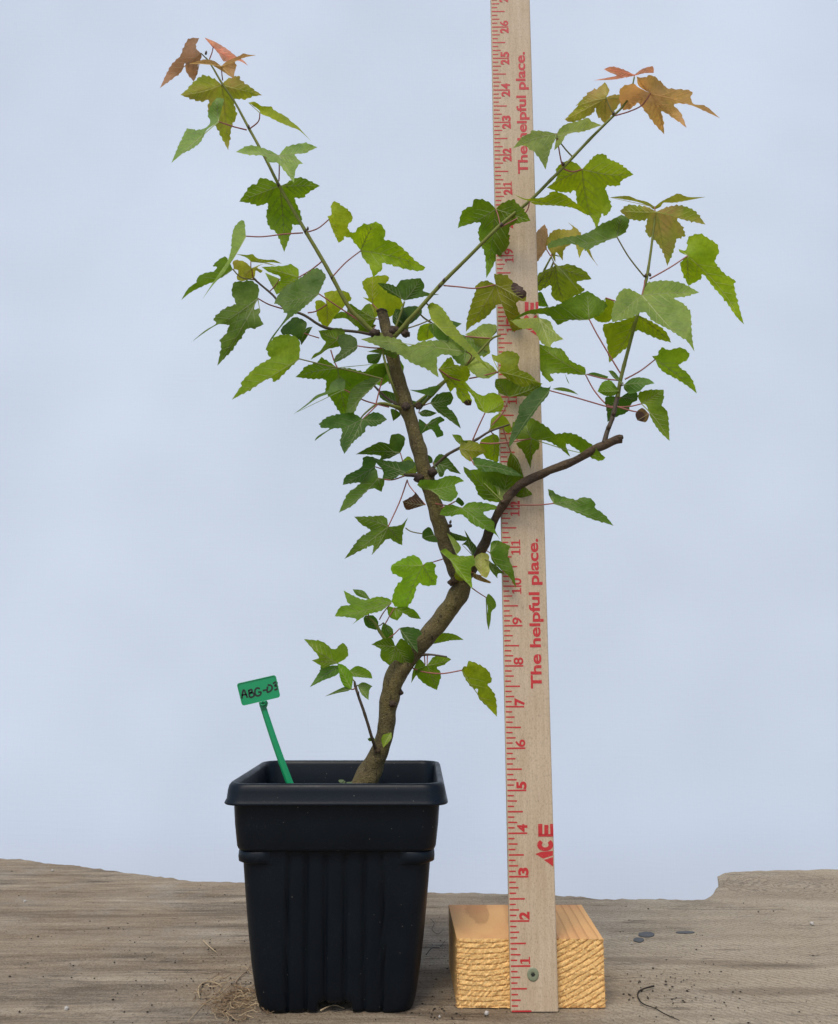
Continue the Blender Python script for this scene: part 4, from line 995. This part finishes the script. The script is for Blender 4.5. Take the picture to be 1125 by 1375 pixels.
    # petiole
    if pet:
        pp = [Vector((x0+float(a)/s, y0+float(b)/s)) for a, b in (t.split(',') for t in pet.split())]
    else:
        b_ = stemY(base.x, base.y); e = Vector(b_[:2])
        if (e-base).length > 55 or (e-base).length < 2: pp = None
        else: pp = [base, base.lerp(e, .5)+Vector((0, 1.5)), e]
    if pp:
        Ye = stemY(pp[-1].x, pp[-1].y); Ye = Ye[2] if (Vector(Ye[:2])-pp[-1]).length < 25 else Y
        Yb = depth(base)
        k = len(pp); tri = [(p.x, p.y, Yb+(Ye-Yb)*i/(k-1)) for i, p in enumerate(pp)]
        tri[0] = (base.x, base.y, Yb)
        cp = catmull(tri, 6); wp = [W(*c_) for c_ in cp]
        L = (pp[-1]-pp[0]).length
        r0 = (.85 if L > 25 else .7)/k_in
        vs, fs = tube(wp, [r0*(1+.25*(i/len(wp))) for i in range(len(wp))], 6, False)
        ob = link('petiole', mesh('petiole', vs, fs, True, org), M_PET_R if (ck not in 'm' or L > 22) and rnd.random() < .8 else M_PET_G, o)
    LAB = {'P': 'salmon and olive young leaf', 'r': 'bronze young leaf', 'R': 'pinkish red young leaf', 'O': 'olive leaf flushed with bronze', 'n': 'shrivelled dark brown leaf', 'p': 'pale faded leaf', 'N': 'curled brown leaf'}
    if ck in LAB: o['label'] = LAB[ck]
    if idx == -1: pass
    return o
idx = 0
for ln_ in LEAVES.strip().split('\n'):
    a = ln_.split('|'); idx += 1
    build_leaf(idx, a[0], float(a[1]), a[2], float(a[3]), a[4], a[5])

# ------------------------------------------------------------------ debris on the slab
def scatter_crumbs():
    rnd = random.Random(3); L = []
    spots = [((905, 1330), 42, 18, 170), ((610, 1320), 30, 40, 170), ((330, 1330), 60, 30, 260), ((230, 1290), 110, 40, 90), ((560, 1240), 30, 40, 20), ((880, 1290), 150, 60, 150), ((120, 1270), 140, 60, 150), ((980, 1340), 110, 25, 30), ((1000, 1230), 120, 30, 14), ((590, 1360), 30, 8, 30)]
    for (c, sx_, sy_, n_) in spots:
        for k in range(n_):
            p = WG(rnd.gauss(c[0], sx_), min(1400, rnd.gauss(c[1], sy_)))
            if p.y > edgeY(p.x)-.6 or p.y < 17: continue
            r_ = rnd.choice([.008, .012, .014, .02, .03])*rnd.uniform(.8, 1.2)
            bm_v = []
            for (x, y, z) in [(1, 0, 0), (-1, 0, 0), (0, 1, 0), (0, -1, 0), (0, 0, 1), (0, 0, -1)]:
                bm_v.append(Vector((p.x+x*r_*rnd.uniform(.6, 1.6), p.y+y*r_*rnd.uniform(.6, 1.4), .006+z*r_*.6)))
            L.append((bm_v, [(0, 2, 4), (2, 1, 4), (1, 3, 4), (3, 0, 4), (2, 0, 5), (1, 2, 5), (3, 1, 5), (0, 3, 5)]))
    return join(L)
o = link('soil_crumbs', mesh('soil_crumbs', *scatter_crumbs(), False), M_CRUMB)
tag(o, 'dark soil crumbs scattered over the weathered wooden slab', 'soil crumbs', kind='stuff')
def roots():
    rnd = random.Random(11); L, L2 = [], []
    for k in range(210):
        c = (rnd.gauss(318, 22), rnd.gauss(1345, 13)); c = (min(c[0], 352), c[1])
        p = WG(*c, .02); h = rnd.random()*math.pi*2; pts = [p+Vector((0, 0, rnd.uniform(0, .10)))]
        for j in range(rnd.randint(4, 9)):
            h += rnd.gauss(0, .55); q_ = pts[-1]+Vector((math.cos(h), math.sin(h)*1.1, rnd.gauss(0, .35)))*rnd.uniform(.04, .12)
            q_.z = max(.008, min(.30, q_.z)); pts.append(q_)
        w = rnd.uniform(.003, .009)
        (L if rnd.random() < .72 else L2).append(tube(catmull(pts, 2), [w]*(len(pts)*2-1), 4, False))
    return join(L), join(L2)
a, b = roots()
rt = empty('dry_root_tangle', WG(320, 1345)); tag(rt, 'tangle of dry brown rootlets lying at the left foot of the black pot', 'root tangle')
part('brown_rootlets', *a, M_ROOT, rt)['kind'] = 'stuff'
part('pale_rootlets', *b, M_ROOTL, rt)['kind'] = 'stuff'
def strand(name, label, cat, px, w, mat, zh=.03, group=None):
    pts = catmull([WG(a, b, zh+.03*math.sin(i*1.9)) for i, (a, b) in enumerate(px)], 5)
    c_ = Vector(pts[len(pts)//2]); c_.z = 0; org = c_
    vs, fs = tube(pts, [w*(1-.6*i/len(pts)) for i in range(len(pts))], 6)
    o = link(name, mesh(name, vs, fs, True, org), mat); o.location = org*S; tag(o, label, cat, group)
strand('root_strand', 'curly dark rootlet lying on the slab to the right of the lumber block', 'rootlet', [(878, 1324), (866, 1327), (857, 1332), (857, 1340), (864, 1348), (880, 1354), (892, 1361), (912, 1370)], .022, M_CRUMB)
strand('straw', 'long pale straw bent away from the root tangle beside the pot', 'straw', [(268, 1340), (267, 1325), (278, 1318), (290, 1320), (297, 1326), (286, 1338), (270, 1352), (252, 1372)], .016, M_ROOTL)
strand('straw', 'short pale straw lying alone on the slab left of the pot', 'straw', [(273, 1263), (280, 1270), (291, 1279)], .018, M_ROOTL)
strand('root_strand', 'dark wiry rootlet reaching up the left side of the pot foot', 'rootlet', [(345, 1333), (330, 1327), (316, 1323), (322, 1312), (333, 1302), (338, 1290)], .018, M_ROOT)
strand('root_strand', 'thin dark rootlet between the pot and the left side of the lumber block', 'rootlet', [(572, 1282), (580, 1273), (590, 1272), (598, 1262)], .012, M_CRUMB)
strand('root_strand', 'small wiry rootlet behind the right side of the pot', 'rootlet', [(578, 1234), (583, 1240), (580, 1248), (588, 1254), (596, 1247)], .009, M_CRUMB)
strand('straw', 'straw fibre under the notched bottom of the pot', 'straw', [(430, 1357), (440, 1352), (450, 1350), (462, 1354)], .018, M_ROOTL, .04)
def blot(px, py, wx, wy, lab):
    c_ = WG(px, py); vs = []
    for k in range(22):
        an = 2*math.pi*k/22; r_ = 1+.18*noise.noise(Vector((math.cos(an)*1.3, math.sin(an)*1.3, px)))
        p = WG(px+wx*math.cos(an)*r_, py+wy*math.sin(an)*r_, .012); vs.append(p)
    n_ = len(vs); vs += [Vector((v.x, v.y, v.z-.05)) for v in vs]
    fs = [tuple(range(n_))]+[(k, (k+1) % n_, n_+(k+1) % n_, n_+k) for k in range(n_)]
    o = link('bark_flake', mesh('bark_flake', vs, fs, False, c_), M_STAIN); o.location = c_*S
    tag(o, lab, 'flake')
blot(867.5, 1254.5, 11, 3.2, 'larger flat dark grey flake on the slab right of the lumber block')
blot(857.5, 1261.5, 7, 3.2, 'small rounded grey flake just in front of the larger grey flake')
blot(920, 1251.5, 12, 1.5, 'thin dark sliver on the slab farthest right of the grey flakes')
rnd = random.Random(5); L = []
for (a, b, r_) in [(848, 1267, .03), (842, 1258, .025), (830, 1258, .02), (1090, 1240, .06), (653, 1360, .06), (89, 1354, .06), (33, 1210, .05), (70, 1169, .05), (590, 1365, .03), (842, 1262, .02)]:
    p = WG(a, b, r_*.4); bm = bmesh.new(); bmesh.ops.create_icosphere(bm, subdivisions=1, radius=r_)
    L.append(([p+v.co*(1+.3*noise.noise(v.co*30+p)) for v in bm.verts], [tuple(x.index for x in f.verts) for f in bm.faces])); bm.free()
o = link('pale_grit', mesh('pale_grit', *join(L), False), M_PEB); tag(o, 'few pale grit grains on the weathered wooden slab', 'grit', kind='stuff')
